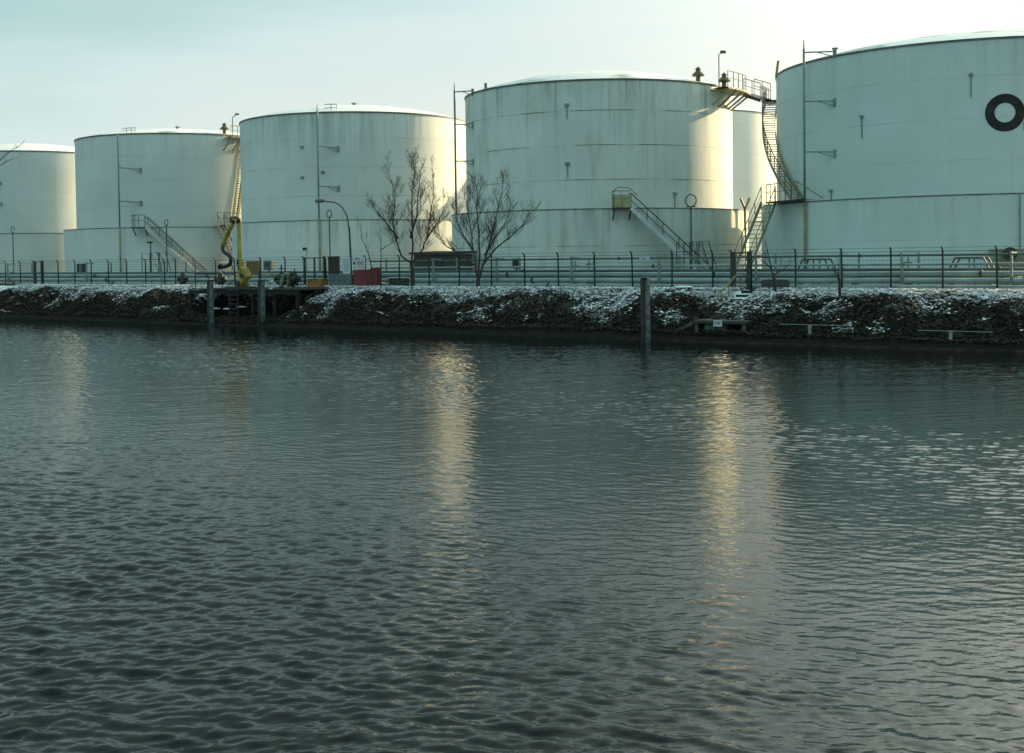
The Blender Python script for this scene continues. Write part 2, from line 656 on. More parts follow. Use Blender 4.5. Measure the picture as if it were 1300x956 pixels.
def np_mesh(name, v, q, mat, smooth=True):
    me = bpy.data.meshes.new(name)
    me.vertices.add(len(v))
    me.vertices.foreach_set('co', np.ascontiguousarray(v, np.float32).ravel())
    k_ = q.shape[1]
    me.loops.add(len(q) * k_)
    me.loops.foreach_set('vertex_index', np.ascontiguousarray(q, np.int32).ravel())
    me.polygons.add(len(q))
    me.polygons.foreach_set('loop_start', np.arange(0, len(q) * k_, k_, dtype=np.int32))
    me.polygons.foreach_set('loop_total', np.full(len(q), k_, np.int32))
    me.polygons.foreach_set('use_smooth', np.full(len(q), smooth, bool))
    me.materials.append(mat)
    me.update(calc_edges=True)
    me.validate()
    o = bpy.data.objects.new(name, me)
    COL.objects.link(o)
    return o


tag(np_mesh('water', verts, quads, WT.m), kind='structure')
wb = MB().add([W(-2000, -2000, -.3), W(2000, -2000, -.3), W(2000, 54.2, -.3), W(-2000, 54.2, -.3)], [(0, 1, 2, 3)])
tag(wb.build('water', WT.m), kind='structure')

# ------------------------------------------------------------------ ground and bank
GT = NT('yard_ground')
o_ = GT.obj()
g1 = GT.noise(o_, .12, 6, .6)
g2 = GT.noise(o_, 2.2, 5, .65)
gf = GT.ramp(GT.math('ADD', GT.math('MULTIPLY', g1, .6), GT.math('MULTIPLY', g2, .4)), .53, .60)
GT.l(GT.mix(gf, (.06, .062, .055), (.70, .75, .78)), GT.b.inputs['Base Color'])
GT.b.inputs['Roughness'].default_value = .9
GT.bump(g2, .4, .05)
gm = MB()
gm.add([(-2500, 58.6, GZ), (2500, 58.6, GZ), (2500, 4000, GZ), (-2500, 4000, GZ)], [(0, 1, 2, 3)])
tag(gm.build('ground', GT.m, rz=ROT), kind='structure')

BT = NT('bank_soil')
o_ = BT.obj()
b1 = BT.noise(o_, .35, 4, .6)
b2 = BT.noise(o_, 3.5, 5, .7)
sp = BT.n('ShaderNodeSeparateXYZ')
BT.l(o_, sp.inputs[0])
hz = BT.ramp(sp.outputs[2], .7, 2.35)
bf = BT.ramp(BT.math('ADD', BT.math('ADD', BT.math('MULTIPLY', b1, .45), BT.math('MULTIPLY', b2, .55)), BT.math('MULTIPLY', hz, .24)), .66, .72)
BT.l(BT.mix(bf, (.014, .012, .009), (.88, .91, .94)), BT.b.inputs['Base Color'])
BT.b.inputs['Roughness'].default_value = .95
BT.bump(b2, .8, .08)


JX0, JX1 = ax(262, 57, 370), ax(404, 57, 370)          # the jetty recess along the bank


SXC = ax(934, 57, 388)                               # the flight of steps


def bank_z(x, n):
    t = (n - 53.7) / (58.3 - 53.7)
    t = np.clip(t, 0, 1)
    base = .35 + (GZ - .35) * (t ** .85)
    lump = .16 * np.sin(x * .9 + 1.3 * np.sin(n * .8)) + .11 * np.sin(x * 2.3 + n * 1.9) + .06 * np.sin(x * 5.1 - n * 3.2)
    lump = lump * (1 - np.exp(-((x - SXC) / 1.1) ** 2))
    base = np.where(n > 58.6, GZ, base)
    z = base + lump * np.clip((58.2 - n) / 1.5, 0, 1) * np.clip((n - 53.6) / .8, 0, 1)
    jm = np.clip((x - JX0) / 1.2, 0, 1) * np.clip((JX1 - x) / 1.2, 0, 1)
    low = .15 + (GZ - .15) * np.clip((n - 57.6) / 1.0, 0, 1)
    return z * (1 - jm) + np.minimum(z, low) * jm


bx = np.linspace(-135, 60, 1300)
bn = np.concatenate([np.array([53.2, 53.21]), np.linspace(53.5, 58.8, 40)])
def vn_line(x):
    return np.clip(.5 + .5 * np.sin(x * 1.7 + 2 * np.sin(x * .6)) + .3 * np.sin(x * 4.1), 0, 1.2)


BX, BN = np.meshgrid(bx, bn, indexing='xy')
BZ = bank_z(BX, BN)
BZ[0, :] = -.6
BZ[1, :] = .08 + .10 * vn_line(bx)
idx = np.arange(BX.size).reshape(BX.shape)
bq = np.stack([idx[:-1, :-1], idx[:-1, 1:], idx[1:, 1:], idx[1:, :-1]], -1).reshape(-1, 4)
ob = np_mesh('bank', np.stack([BX, BN, BZ], -1).reshape(-1, 3), bq, BT.m)
ob.rotation_euler = (0, 0, ROT)
tag(ob, kind='structure')


def vnoise(x, y, seed):
    """cheap smooth value noise"""
    xi, yi = np.floor(x).astype(np.int64), np.floor(y).astype(np.int64)
    a, b = x - xi, y - yi
    a, b = a * a * (3 - 2 * a), b * b * (3 - 2 * b)

    def h(i, j):
        q = (i * 374761393 + j * 668265263 + seed * 974711) & 0x7fffffff
        q = ((q ^ (q >> 13)) * 1274126177) & 0x7fffffff
        return ((q ^ (q >> 16)) & 0xffff) / 65535.0
    return (h(xi, yi) * (1 - a) + h(xi + 1, yi) * a) * (1 - b) + (h(xi, yi + 1) * (1 - a) + h(xi + 1, yi + 1) * a) * b


# snow share along the bank
SNOWY = [(ax(142, 56), 3.5, .34, 56.6), (ax(420, 57), 3.0, .30, 57.2), (ax(925, 56.5), 2.6, .42, 56.6), (ax(965, 56.8), 2.0, .30, 57.2), (ax(705, 57), 4, .12, 57), (ax(18, 56), 5, .2, 57)]
DARK = [(ax(62, 56), 4.0, .30, 56.0), (ax(1110, 56), 3.0, .20, 57.2), (ax(870, 56), 2.0, .22, 56.5), (ax(215, 56), 4, .14, 56.2)]


def snow_amount(x, n):
    t = (n - 53.7) / 4.6
    a = -.26 + .56 * t + .95 * (vnoise(x * .5, n * .9, 3) - .5) + .85 * (vnoise(x * 1.6, n * 2.1, 5) - .5)
    a = a + 1.0 * np.clip((n - 57.7) / .5, 0, 1)
    for cx, r_, k_, cn in SNOWY:
        a = a + 1.5 * k_ * np.exp(-((x - cx) / r_) ** 2 - ((n - cn) / 1.6) ** 2)
    for cx, r_, k_, cn in DARK:
        a = a - 1.6 * k_ * np.exp(-((x - cx) / r_) ** 2 - ((n - cn) / 1.6) ** 2)
    jm = ((x > JX0) & (x < JX1))
    return np.where(jm, a - .9, a)


def leaves(count, xr, nr, seed):
    g = np.random.default_rng(seed)
    x = g.uniform(*xr, count)
    n = nr[0] + (nr[1] - nr[0]) * g.uniform(0, 1, count)
    return x, n, g


def leaf_mesh(name, P, size, tilt, mat, g, aspect=.55):
    n = len(P)
    az = g.uniform(0, 2 * PI, n)
    ti = g.uniform(0, 1, n) * tilt
    d = np.stack([np.cos(az), np.sin(az), np.zeros(n)], -1)
    up = np.stack([np.sin(ti) * np.cos(az + 1.9), np.sin(ti) * np.sin(az + 1.9), np.cos(ti)], -1)
    s1 = np.cross(up, d)
    s1 /= np.linalg.norm(s1, axis=1, keepdims=True)
    d = np.cross(s1, up)
    L = size[:, None]
    a = P - d * L * .5
    b = P + s1 * L * .5 * aspect - d * L * .05
    c = P + d * L * .5
    e = P - s1 * L * .5 * aspect + d * L * .08
    V = np.stack([a, b, c, e], 1).reshape(-1, 3)
    Q = np.arange(4 * n).reshape(n, 4)
    o = np_mesh(name, V, Q, mat, False)
    o.rotation_euler = (0, 0, ROT)
    return o


LT = NT('bramble_leaves')
o_ = LT.obj()
l1 = LT.noise(o_, .5, 4, .6)
l2 = LT.noise(o_, 9, 2, .6)
lc = LT.mix(LT.ramp(l1, .38, .62), (.024, .026, .012), (.056, .033, .018))
LT.l(LT.mix(LT.ramp(l2, .4, .7), lc, (.013, .015, .010)), LT.b.inputs['Base Color'])
LT.b.inputs['Roughness'].default_value = .8

XL, XR = ax(-12, 56), ax(1330, 56)
x, n, g = leaves(150000, (XL, XR), (53.2, 58.35), 21)
clump = vnoise(x * .8, n * 1.0, 8)
jm = (x > JX0 - .2) & (x < JX1 + .2)
keepm = (clump > .12) & ~((n > 57.75) & (g.uniform(size=len(x)) > .22 + .5 * (clump > .62))) & ~(jm & (n > 56))
keepm &= ~((abs(x - SXC) < .6) & (n > 54.6)) & ~((n > 57.3) & (g.uniform(size=len(x)) > .4))
x, n, clump = x[keepm], n[keepm], clump[keepm]
hgt = .05 + np.clip(clump - .1, 0, 1) * .62 * np.sin(np.clip((n - 53.1) / 4.6, 0.12, .97) * PI) ** .7
h01 = g.uniform(0, 1, len(x)) ** .6
z = bank_z(x, n) + hgt * h01
P = np.stack([x, n, z], -1)
sn = snow_amount(x, n)
kp = ~((sn > .22) & (g.uniform(size=len(x)) > .42))
P, h01, x, n = P[kp], h01[kp], x[kp], n[kp]
tag(leaf_mesh('ground_cover', P, g.uniform(.07, .19, len(x)), 1.25, LT.m, g), kind='stuff')
# snow lying on the upper leaves and in patches on the soil between them
sm = (snow_amount(x, n) + .30 * (g.uniform(size=len(x)) - .5) > .22) & (h01 > .66)
Ps = P[sm].copy()
Ps[:, 2] += .06
g2_ = np.random.default_rng(5)
xs_, ns_, _g = leaves(70000, (XL, XR), (53.6, 59.15), 33)
km = (snow_amount(xs_, ns_) > .20) & ~((abs(xs_ - SXC) < .5) & (ns_ > 54.6))
xs_, ns_ = xs_[km], ns_[km]
Pg = np.stack([xs_, ns_, bank_z(xs_, ns_) + .05 + .12 * _g.uniform(size=len(xs_))], -1)
Ps = np.concatenate([Ps, Pg])
tag(leaf_mesh('snow', Ps, g2_.uniform(.07, .21, len(Ps)), .45, M['snow'], g2_, .85), kind='stuff')

# rusty sheet-pile edge at the foot of the bank
qe = MB()
x0, x1 = ax(-40, 53.2, 410), ax(1345, 53.2, 445)
pts = []
xx = x0
i = 0
while xx < x1:
    pts += [(xx, 53.0 if i % 2 else 53.16), (xx + .26, 53.0 if i % 2 else 53.16)]
    xx += .40
    i += 1
vs, fs = [], []
for px_, pn in pts:
    hh_ = .05 + .25 * min(1, max(0, (px_ + 20) / 22)) + .02 * math.sin(px_ * .21)
    vs += [(px_, pn, -.7), (px_, pn, hh_), (px_, pn + .5, hh_ + .02)]
for j in range(len(pts) - 1):
    a_ = j * 3
    fs += [(a_, a_ + 3, a_ + 4, a_ + 1), (a_ + 1, a_ + 4, a_ + 5, a_ + 2)]
qe.add(vs, fs)
tag(qe.build('sheet_pile_wall', M['rustpile'], rz=ROT), 'low rusty sheet pile edge along the waterline at the foot of the bank', 'retaining wall')

# ------------------------------------------------------------------ tanks
RIMZ = 16.2 - GZ                                # rim height above the yard
RINGZ = 7.38 - GZ


def stair_run(parent, p0, p1, width, mat, railmat, nsteps, side=None, name='access_stair', rails=(1, 1), rail_h=1.0):
    """straight steel stair from the top point p0 to the bottom point p1 (local coordinates)"""
    p0, p1 = Vector(p0), Vector(p1)
    hd = (p1 - p0)
    hd.z = 0
    hd.normalize()
    sd = Vector((-hd.y, hd.x, 0))
    root = None
    for k_ in (-1, 1):
        st = MB().bar(p0 + sd * (k_ * width / 2), p1 + sd * (k_ * width / 2), .07, .26)
        root = st.build(name, mat, parent) if root is None else (st.build('stringer', mat, root), root)[1]
    tm = MB().box((0, 0, 0), (.27, width - .08, .05), math.atan2(hd.y, hd.x))
    first = None
    for i in range(nsteps):
        q = p0.lerp(p1, (i + .6) / nsteps)
        if first is None:
            first = tm.build('tread', M['grating'], root, loc=q)
        else:
            c = first.copy()
            COL.objects.link(c)
            c.location = q
    for k_, on in zip((-1, 1), rails):
        if not on:
            continue
        r = MB()
        a, b = p0 + sd * (k_ * width / 2), p1 + sd * (k_ * width / 2)
        up = Vector((0, 0, rail_h))
        r.tube([a + up, b + up, b + up * .1], .035, 6)
        r.tube([a + up * .52, b + up * .52], .022, 5)
        for j in range(6):
            q = a.lerp(b, j / 5)
            r.tube([q, q + up], .028, 5)
        r.build('handrail', railmat, root)
    return root


def railing(pts, h=1.05, post=1.0, r=.032):
    """railing along a polyline; returns an MB"""
    b = MB()
    pts = [Vector(p) for p in pts]
    for k_, rr in ((1.0, r), (.55, r * .7)):
        b.tube([p + Vector((0, 0, h * k_)) for p in pts], rr, 6)
    for a, c in zip(pts[:-1], pts[1:]):
        nseg = max(1, round((c - a).length / post))
        for j in range(nseg + 1):
            q = a.lerp(c, j / nseg)
            b.tube([q, q + Vector((0, 0, h))], r * .85, 5)
    return b


def near_angle(c, rr, px):
    """world angle about the tank centre c where the column px meets the near side of the circle of radius rr"""
    d = ray(px, 330)
    d = Vector((d.x, d.y)).normalized()
    cc = Vector((c.x, c.y))
    b = cc.dot(d)
    disc = rr * rr - (cc.length_squared - b * b)
    t = b - math.sqrt(max(disc, 0))
    p = d * t - cc
    return math.atan2(p.y, p.x)


def make_tank(px, dist, R, ringR, dome, label, seed, seam, streak, rust, snow, mast=None, H=RIMZ, ring=True, tint=(.77, .82, .80)):
    d = ray(px, 330)
    c = Vector((d.x, d.y, 0)).normalized() * dist
    t = thing('storage_tank', label, 'storage tank', (c.x, c.y, GZ), 0, 'white storage tanks in a row along the canal')
    t['R'] = R
    rz0 = RINGZ - .6 if ring else 0
    s = MB().lathe([(R, rz0), (R, H)], 160)
    sh = s.build('shell', tank_mat('tank_paint', seed, R, H, seam, streak, rust, 5.5, (H - RINGZ) / 3.75, tint), t, True)
    rm = MB().lathe([(R + .004, H - .09), (R + .06, H - .09), (R + .06, H + .02), (R - .15, H + .02)], 160)
    rm.build('rim', M['rim'], t, False)
    # dome: spherical cap
    rs = (R * R + dome * dome) / (2 * dome)
    prof = []
    for i in range(15):
        r_ = (R - .03) * (1 - i / 14)
        prof.append((max(r_, .001), H + .03 + math.sqrt(rs * rs - r_ * r_) - (rs - dome)))
    MB().lathe(prof, 120).build('roof', snow_roof_mat('snowy_roof', seed * 3.7, snow), t, True)
    if ring:
        g_ = MB().lathe([(ringR, -.1), (ringR, RINGZ)], 160)
        g_.build('bund_wall', tank_mat('bund_paint', seed + 40, ringR, RINGZ, seam * .7, streak * .75, rust * 1.3, 4.2, RINGZ / 2 - .02, tuple(v * .96 for v in tint)), t, True)
        MB().lathe([(ringR + .035, RINGZ - .055), (ringR + .035, RINGZ + .01), (R + .01, RINGZ + .01)], 160).build('bund_rim', M['rim'], t, False)
    if mast:
        mpx, mr, z0, z1, brz = mast
        a = near_angle(c, mr, mpx)
        q = Vector((mr * math.cos(a), mr * math.sin(a), 0))
        mo = MB().tube([(q.x, q.y, max(z0, RINGZ)), (q.x, q.y, z1 - .5)], .075, 8).tube([(q.x, q.y, z1 - .5), (q.x, q.y, z1)], .04, 6).build('standpipe', M['mast'], t, True)
        if z0 < RINGZ:
            MB().tube([(q.x, q.y, z0), (q.x, q.y, RINGZ)], .085, 8).build('lower_pipe', M['mast_rust'], mo, True)
        for bz in brz:
            # bracket: strut from the wall to the pipe, coming in from the right
            a2 = a + (1.35 / R if mr > R else 0)
            wq = Vector((R * math.cos(a2), R * math.sin(a2), bz + .05))
            b = MB().bar(wq, (q.x, q.y, bz + .12), .06, .08)
            b.bar(wq + Vector((0, 0, -.32)), (q.x * .55 + wq.x * .45, q.y * .55 + wq.y * .45, bz + .06), .05, .05)
            b.box(wq + Vector((0, 0, -.1)), (.16, .16, .5), a2)
            b.build('bracket', M['mast'], mo)
    return t, c


T5, C5 = make_tank(1240, 89.5, 13.0, 14.05, 1.9, 'largest white tank at the right edge, with a black ring logo and spiral stair', 1.0, .26, .20, .10, .40,
                   mast=(1022, 14.2, 0, 14.95, (8.0, 11.1, 14.1)), tint=(.70, .81, .79))
T4, C4 = make_tank(761, 96.3, 10.05, 11.2, 1.64, 'white tank with clear plate seams, right of the bare trees, stair on its base wall', 2.0, 1.0, .58, .42, .46,
                   mast=(580, 11.05, RINGZ, 14.75, (8.9, 11.6, 14.0)), tint=(.78, .825, .79))
T3, C3 = make_tank(453, 114.0, 10.05, 10.9, 1.45, 'streaked white tank behind the curved street lamp and the left bare tree', 3.0, .36, .52, .03, .42,
                   mast=(406, 11.15, 0, 14.35, (7.7, 10.9)))
T2, C2 = make_tank(229, 132.5, 9.9, 11.1, 1.15, 'white tank behind the yellow loading arm, with a straight stair down its base wall', 4.0, .20, .18, .02, .42,
                   mast=(153, 11.45, 0, 13.8, (7.4, 10.5)))
T1, C1 = make_tank(44, 154.0, 9.4, 10.4, 1.45, 'farthest white tank, cut by the left edge of the photo', 5.0, .18, .14, .02, .40)
T6, C6 = make_tank(870, 136.0, 9.6, 10.4, 1.7, 'white tank in the second row, seen through the gap below the gangway', 6.0, .15, .12, .02, .30, H=16.2, tint=(.84, .88, .85))

# mast brackets of the farthest tank
for pz in (8.2, 10.4):
    b = MB()
    a = near_angle(C1, 9.4, 4)
    q = Vector((math.cos(a), math.sin(a), 0))
    s_ = Vector((-q.y, q.x, 0))
    b.bar(q * 9.4 + Vector((0, 0, pz)), q * 10.0 - s_ * 1.0 + Vector((0, 0, pz + .1)), .07, .09)
    b.box(q * 9.44 + Vector((0, 0, pz)), (.14, .14, .4), a)
    b.build('bracket', M['mast'], T1)

# ring logo and a stroke of the red lettering on the big tank
def shell_patch(c, R, px, py, ro, ri, mat, name, parent, seg=64, off=.015):
    a0 = near_angle(c, R, px)
    p = Vector((c.x + R * math.cos(a0), c.y + R * math.sin(a0), 0))
    d = ray(px, py)
    t = Vector((p.x, p.y)).length / Vector((d.x, d.y)).length
    zc = EYE.z + d.z * t - GZ
    b = MB()
    vs, fs = [], []
    N = 4
    for k_ in range(seg):
        q = 2 * PI * k_ / seg
        for j in range(N + 1):
            r_ = ri + (ro - ri) * j / N
            a = a0 + r_ * math.cos(q) / R
            vs.append(((R + off) * math.cos(a), (R + off) * math.sin(a), zc + r_ * math.sin(q)))
    for k_ in range(seg):
        k2 = (k_ + 1) % seg
        for j in range(N):
            fs.append((k_ * (N + 1) + j, k_ * (N + 1) + j + 1, k2 * (N + 1) + j + 1, k2 * (N + 1) + j))
    b.add(vs, fs)
    b.build(name, mat, parent)
    return a0, zc


pxm = (C5.length - 13) / FOC
a0, zc = shell_patch(C5, 13.0, 1276, 143, 22.2 * pxm, 11.5 * pxm, M['logo_black'], 'ring_logo', T5)
a1 = near_angle(C5, 13.0, 1299.3)
vs = []
for k_ in range(3):
    a = a1 + k_ * .18 / 13
    for zz in (zc - 1.02, zc - .52):
        vs.append((13.015 * math.cos(a), 13.015 * math.sin(a), zz))
MB().add(vs, [(0, 2, 3, 1), (2, 4, 5, 3)]).build('red_letter', M['logo_red'], T5)


def spiral(t, c, R, a_top, a_bot, z_top, z_bot, nst, width=.8):
    """helical stair along the shell"""
    root = None
    for rr in (R + .1, R + .1 + width):
        st = MB()
        path = []
        for i in range(41):
            u = i / 40
            a = a_top + (a_bot - a_top) * u
            path.append((rr * math.cos(a), rr * math.sin(a), z_top + (z_bot - z_top) * u))
        for p, q in zip(path[:-1], path[1:]):
            st.bar(p, q, .05, .24)
        root = st.build('spiral_stair', M['stair'], t) if root is None else (st.build('stringer', M['stair'], root), root)[1]
    first = None
    for i in range(nst):
        u = (i + .5) / nst
        a = a_top + (a_bot - a_top) * u
        rm_ = R + .1 + width / 2
        if first is None:
            first = MB().box((0, 0, 0), (width - .04, .26, .045)).build('tread', M['grating'], root)
            o = first
        else:
            o = first.copy()
            COL.objects.link(o)
        o.location = (rm_ * math.cos(a), rm_ * math.sin(a), z_top + (z_bot - z_top) * u)
        o.rotation_euler = (0, 0, a)
    hr = MB()
    rr = R + .1 + width
    for hh_, r_ in ((1.05, .035), (.7, .02), (.38, .02)):
        hr.tube([(rr * math.cos(a_top + (a_bot - a_top) * i / 40), rr * math.sin(a_top + (a_bot - a_top) * i / 40), z_top + (z_bot - z_top) * i / 40 + hh_) for i in range(41)], r_, 6)
    for i in range(13):
        a = a_top + (a_bot - a_top) * i / 12
        zz = z_top + (z_bot - z_top) * i / 12
        hr.tube([(rr * math.cos(a), rr * math.sin(a), zz), (rr * math.cos(a), rr * math.sin(a), zz + 1.05)], .028, 5)
    hr.build('handrail', M['rail'], root)
    return root


def face(c):
    """angle from the tank centre toward the camera"""
    return math.atan2(-c.y, -c.x)


F5, F4, F3, F2 = face(C5), face(C4), face(C3), face(C2)
# the big tank: spiral stair on its left flank, landing on the base wall, lower stair
a_top, a_bot = F5 - math.radians(92), near_angle(C5, 13.5, 1013)
spiral(T5, C5, 13.0, a_top, a_bot, RIMZ - 1.35, RINGZ + .25, 40, .85)
pl = MB()
pl.lathe([(13.02, RIMZ - 1.32), (14.25, RIMZ - 1.32), (14.25, RIMZ - 1.22), (13.02, RIMZ - 1.22)], 8, (0, 0, 0), a_top - .13, a_top + .01)
pt = pl.build('top_landing', M['darksteel'], T5)
railing([(14.2 * math.cos(a_top - .13 + .07 * i), 14.2 * math.sin(a_top - .13 + .07 * i), RIMZ - 1.2) for i in range(3)], 1.05, .6).build('handrail', M['ochre_rail'], pt)
a_l0, a_l1 = near_angle(C5, 14.6, 978), near_angle(C5, 14.6, 1017)
pl = MB().lathe([(13.4, RINGZ + .02), (14.9, RINGZ + .02), (14.9, RINGZ + .12), (13.4, RINGZ + .12)], 8, (0, 0, 0), a_l0, a_l1)
pl = pl.build('base_landing', M['darksteel'], T5)
aa = [a_l0 + (a_l1 - a_l0) * i / 6 for i in range(7)]
rl = railing([(14.85 * math.cos(a), 14.85 * math.sin(a), RINGZ + .12) for a in aa], 1.1, .7)
rl.tube([(14.85 * math.cos(aa[-1]), 14.85 * math.sin(aa[-1]), RINGZ + 1.22), (14.4 * math.cos(aa[-1] + .12), 14.4 * math.sin(aa[-1] + .12), RINGZ + .1)], .032, 6)
rl.build('handrail', M['ochre_rail'], pl)
s0 = Vector((14.9 * math.cos(a_l0 + .03), 14.9 * math.sin(a_l0 + .03), RINGZ + .08))
s1 = s0 + Vector((-.52, -.855, 0)) * 5.8
s1.z = .05
stair_run(T5, s0, s1, .95, M['stair'], M['ochre_rail'], 19)
# a leaning rod and vent pipes on its rim
a = F5 - math.radians(80)
MB().tube([(13 * math.cos(a), 13 * math.sin(a), RIMZ), (13 * math.cos(a) + .15, 13 * math.sin(a), RIMZ + 1.1)], .09, 8).build('rim_rod', M['ochre_rail'], T5)
for px_ in (1060,):
    a = near_angle(C5, 12.9, px_)
    MB().tube([(12.8 * math.cos(a), 12.8 * math.sin(a), RIMZ), (12.8 * math.cos(a), 12.8 * math.sin(a), RIMZ + .45)], .12, 8).lathe([(.001, .55), (.2, .5), (.2, .42)], 10, (12.8 * math.cos(a), 12.8 * math.sin(a), RIMZ)).build('roof_vent', M['mast'], T5)
a = near_angle(C5, 14.05, 1294)
MB().tube([(14.2 * math.cos(a), 14.2 * math.sin(a), 0), (14.2 * math.cos(a), 14.2 * math.sin(a), RINGZ - .1)], .05, 6).build('downpipe', M['mast'], T5)
a = near_angle(C5, 14.05, 1278)
nb = MB().bbox((14.45 * math.cos(a), 14.45 * math.sin(a), 1.25), (.8, 1.9, 1.5), .05, a)
no = nb.build('inlet_nozzle_block', pm('nozzle_block', (.30, .36, .30), (.26, .20, .08), 1.6, .6), T5)
MB().tube([(14.5 * math.cos(a), 14.5 * math.sin(a), 1.7), (15.4 * math.cos(a), 15.4 * math.sin(a), 1.7)], .26, 14).tube([(15.3 * math.cos(a), 15.3 * math.sin(a), 1.7), (15.42 * math.cos(a), 15.42 * math.sin(a), 1.7)], .38, 14).build('flange', M['darksteel'], no)
for (px_, z_) in ((1233, 11.9), (1056, 5.7), (1095, 10.0)):
    a = near_angle(C5, 13, px_)
    MB().box((13.06 * math.cos(a), 13.06 * math.sin(a), z_), (.16, .22, .16), a).box((13.03 * math.cos(a), 13.03 * math.sin(a), z_ - .7), (.05, .06, 1.2), a).build('wall_fitting', M['mast'], T5)


def roof_vent(t, c, R, px, z=RIMZ, rr=-.4):
    a = near_angle(c, R, px)
    x, y = (R + rr) * math.cos(a), (R + rr) * math.sin(a)
    MB().lathe([(.17, 0), (.17, .5), (.42, .52), (.45, .6), (.2, .85), (.14, .95), (.24, 1.0), (.001, 1.2)], 14, (x, y, z)).build('roof_vent', M['vent'], t)


# tank 4: top platform with brackets, vents, lamp, stair down the base wall
a_p = near_angle(C4, 10.05, 916)
a_p0, a_p1 = a_p - .14, a_p + .28
pl = MB().lathe([(10.08, RIMZ - .42), (11.5, RIMZ - .42), (11.5, RIMZ - .3), (10.08, RIMZ - .3)], 10, (0, 0, 0), a_p0, a_p1)
for i in range(5):
    a = a_p0 + (a_p1 - a_p0) * (i + .2) / 4.5
    ca, sa = math.cos(a), math.sin(a)
    pl.bar((10.07 * ca, 10.07 * sa, RIMZ - 1.5), (11.45 * ca, 11.45 * sa, RIMZ - .46), .09, .12)
pl = pl.build('top_platform', M['stair'], T4)
pp = [(11.45 * math.cos(a_p0 + (a_p1 - a_p0) * i / 6), 11.45 * math.sin(a_p0 + (a_p1 - a_p0) * i / 6), RIMZ - .3) for i in range(7)]
railing(pp[:5], 1.1, .8).build('handrail', M['ochre_rail'], pl)
roof_vent(T4, C4, 10.05, 894)
roof_vent(T4, C4, 10.05, 913, RIMZ - .3, .5)
a = near_angle(C4, 10.6, 913)
x, y = 10.7 * math.cos(a), 10.7 * math.sin(a)
lp = MB().tube([(x, y, RIMZ - .3), (x, y, RIMZ + 2.0), (x + .15, y, RIMZ + 2.1)], .04, 6).build('lamp_pole', M['ochre_rail'], T4)
MB().bbox((x + .3, y - .02, RIMZ + 2.18), (.42, .2, .2), .04).build('lamp_head', M['vent'], lp)
a = near_angle(C4, 11.35, 789)
ca, sa = math.cos(a), math.sin(a)
# landing box on the base wall
lb = MB().box((11.75 * ca, 11.75 * sa, RINGZ - .05), (.95, 1.25, .1), a)
for q_ in (-.55, .55):
    lb.bar((11.3 * ca - sa * q_, 11.3 * sa + ca * q_, RINGZ - .8), (12.1 * ca - sa * q_, 12.1 * sa + ca * q_, RINGZ - .12), .08, .08)
lb = lb.build('base_landing', M['darksteel'], T4)
tx, ty = -sa, ca
pts = [(11.45 * ca - tx * .6, 11.45 * sa - ty * .6, RINGZ), (12.2 * ca - tx * .6, 12.2 * sa - ty * .6, RINGZ), (12.2 * ca + tx * .45, 12.2 * sa + ty * .45, RINGZ)]
r_ = railing(pts, 1.1, .5)
r_.tube([(pts[1][0], pts[1][1], RINGZ + 1.1), (pts[1][0] + tx * .3, pts[1][1] + ty * .3, RINGZ + 1.35), (pts[2][0], pts[2][1], RINGZ + 1.3), (pts[2][0] + tx * .5, pts[2][1] + ty * .5, RINGZ + .8)], .032, 6)
r_.build('handrail', M['ochre_rail'], lb)
pa = MB()
for q0, q1 in zip(pts[:-1], pts[1:]):
    v0, v1 = Vector(q0), Vector(q1)
    pa.add([v0, v1, v1 + Vector((0, 0, .85)), v0 + Vector((0, 0, .85))], [(0, 1, 2, 3)])
pa.build('guard_panel', pm('guard_panel', (.42, .42, .26), (.3, .28, .13), 2, .6), lb)
s0 = Vector((11.8 * ca + tx * .62, 11.8 * sa + ty * .62, RINGZ - .05))
s1 = s0 + Vector((1.0, -.12, 0)) * 5.2
s1.z = .05
stair_run(T4, s0, s1, .85, M['white'], M['rail'], 20)
for (px_, z_) in ((722, 12.2), (722, 8.2), (857, 6.1)):
    a = near_angle(C4, 10.05, px_)
    MB().box((10.11 * math.cos(a), 10.11 * math.sin(a), z_), (.14, .3, .2), a).box((10.08 * math.cos(a), 10.08 * math.sin(a), z_ - .5), (.05, .07, .9), a).build('wall_fitting', M['mast'], T4)
a = near_angle(C4, 9.75, 620)
MB().tube([(9.75 * math.cos(a), 9.75 * math.sin(a), RIMZ), (9.75 * math.cos(a), 9.75 * math.sin(a), RIMZ + .5)], .13, 8).build('rim_pipe', M['mast'], T4)

# tank 3 small wall fittings and apex vent
for t_, c_, R_, d_ in ((T3, C3, 10.05, 1.45), (T2, C2, 9.9, 1.15)):
    MB().lathe([(.15, 0), (.15, .35), (.32, .4), (.001, .55)], 10, (0, 0, RIMZ + d_)).build('roof_vent', M['mast'], t_)
for (px_, z_) in ((386, 11.1), (386, 8.6), (412, 9.0)):
    a = near_angle(C3, 10.05, px_)
    MB().box((10.1 * math.cos(a), 10.1 * math.sin(a), z_), (.12, .26, .22), a).build('wall_fitting', M['mast'], T3)
a = near_angle(C3, 9.8, 416)
pts = [(9.75 * math.cos(a + .05 * i), 9.75 * math.sin(a + .05 * i), RIMZ + .05) for i in range(3)]
railing(pts, .6, .5, .04).build('hatch_rail', M['white'], T3)
a = near_angle(C2, 9.7, 158)
pts = [(9.6 * math.cos(a + .05 * i), 9.6 * math.sin(a + .05 * i), RIMZ + .05) for i in range(4)]
railing(pts, .5, .5, .04).build('hatch_rail', M['white'], T2)

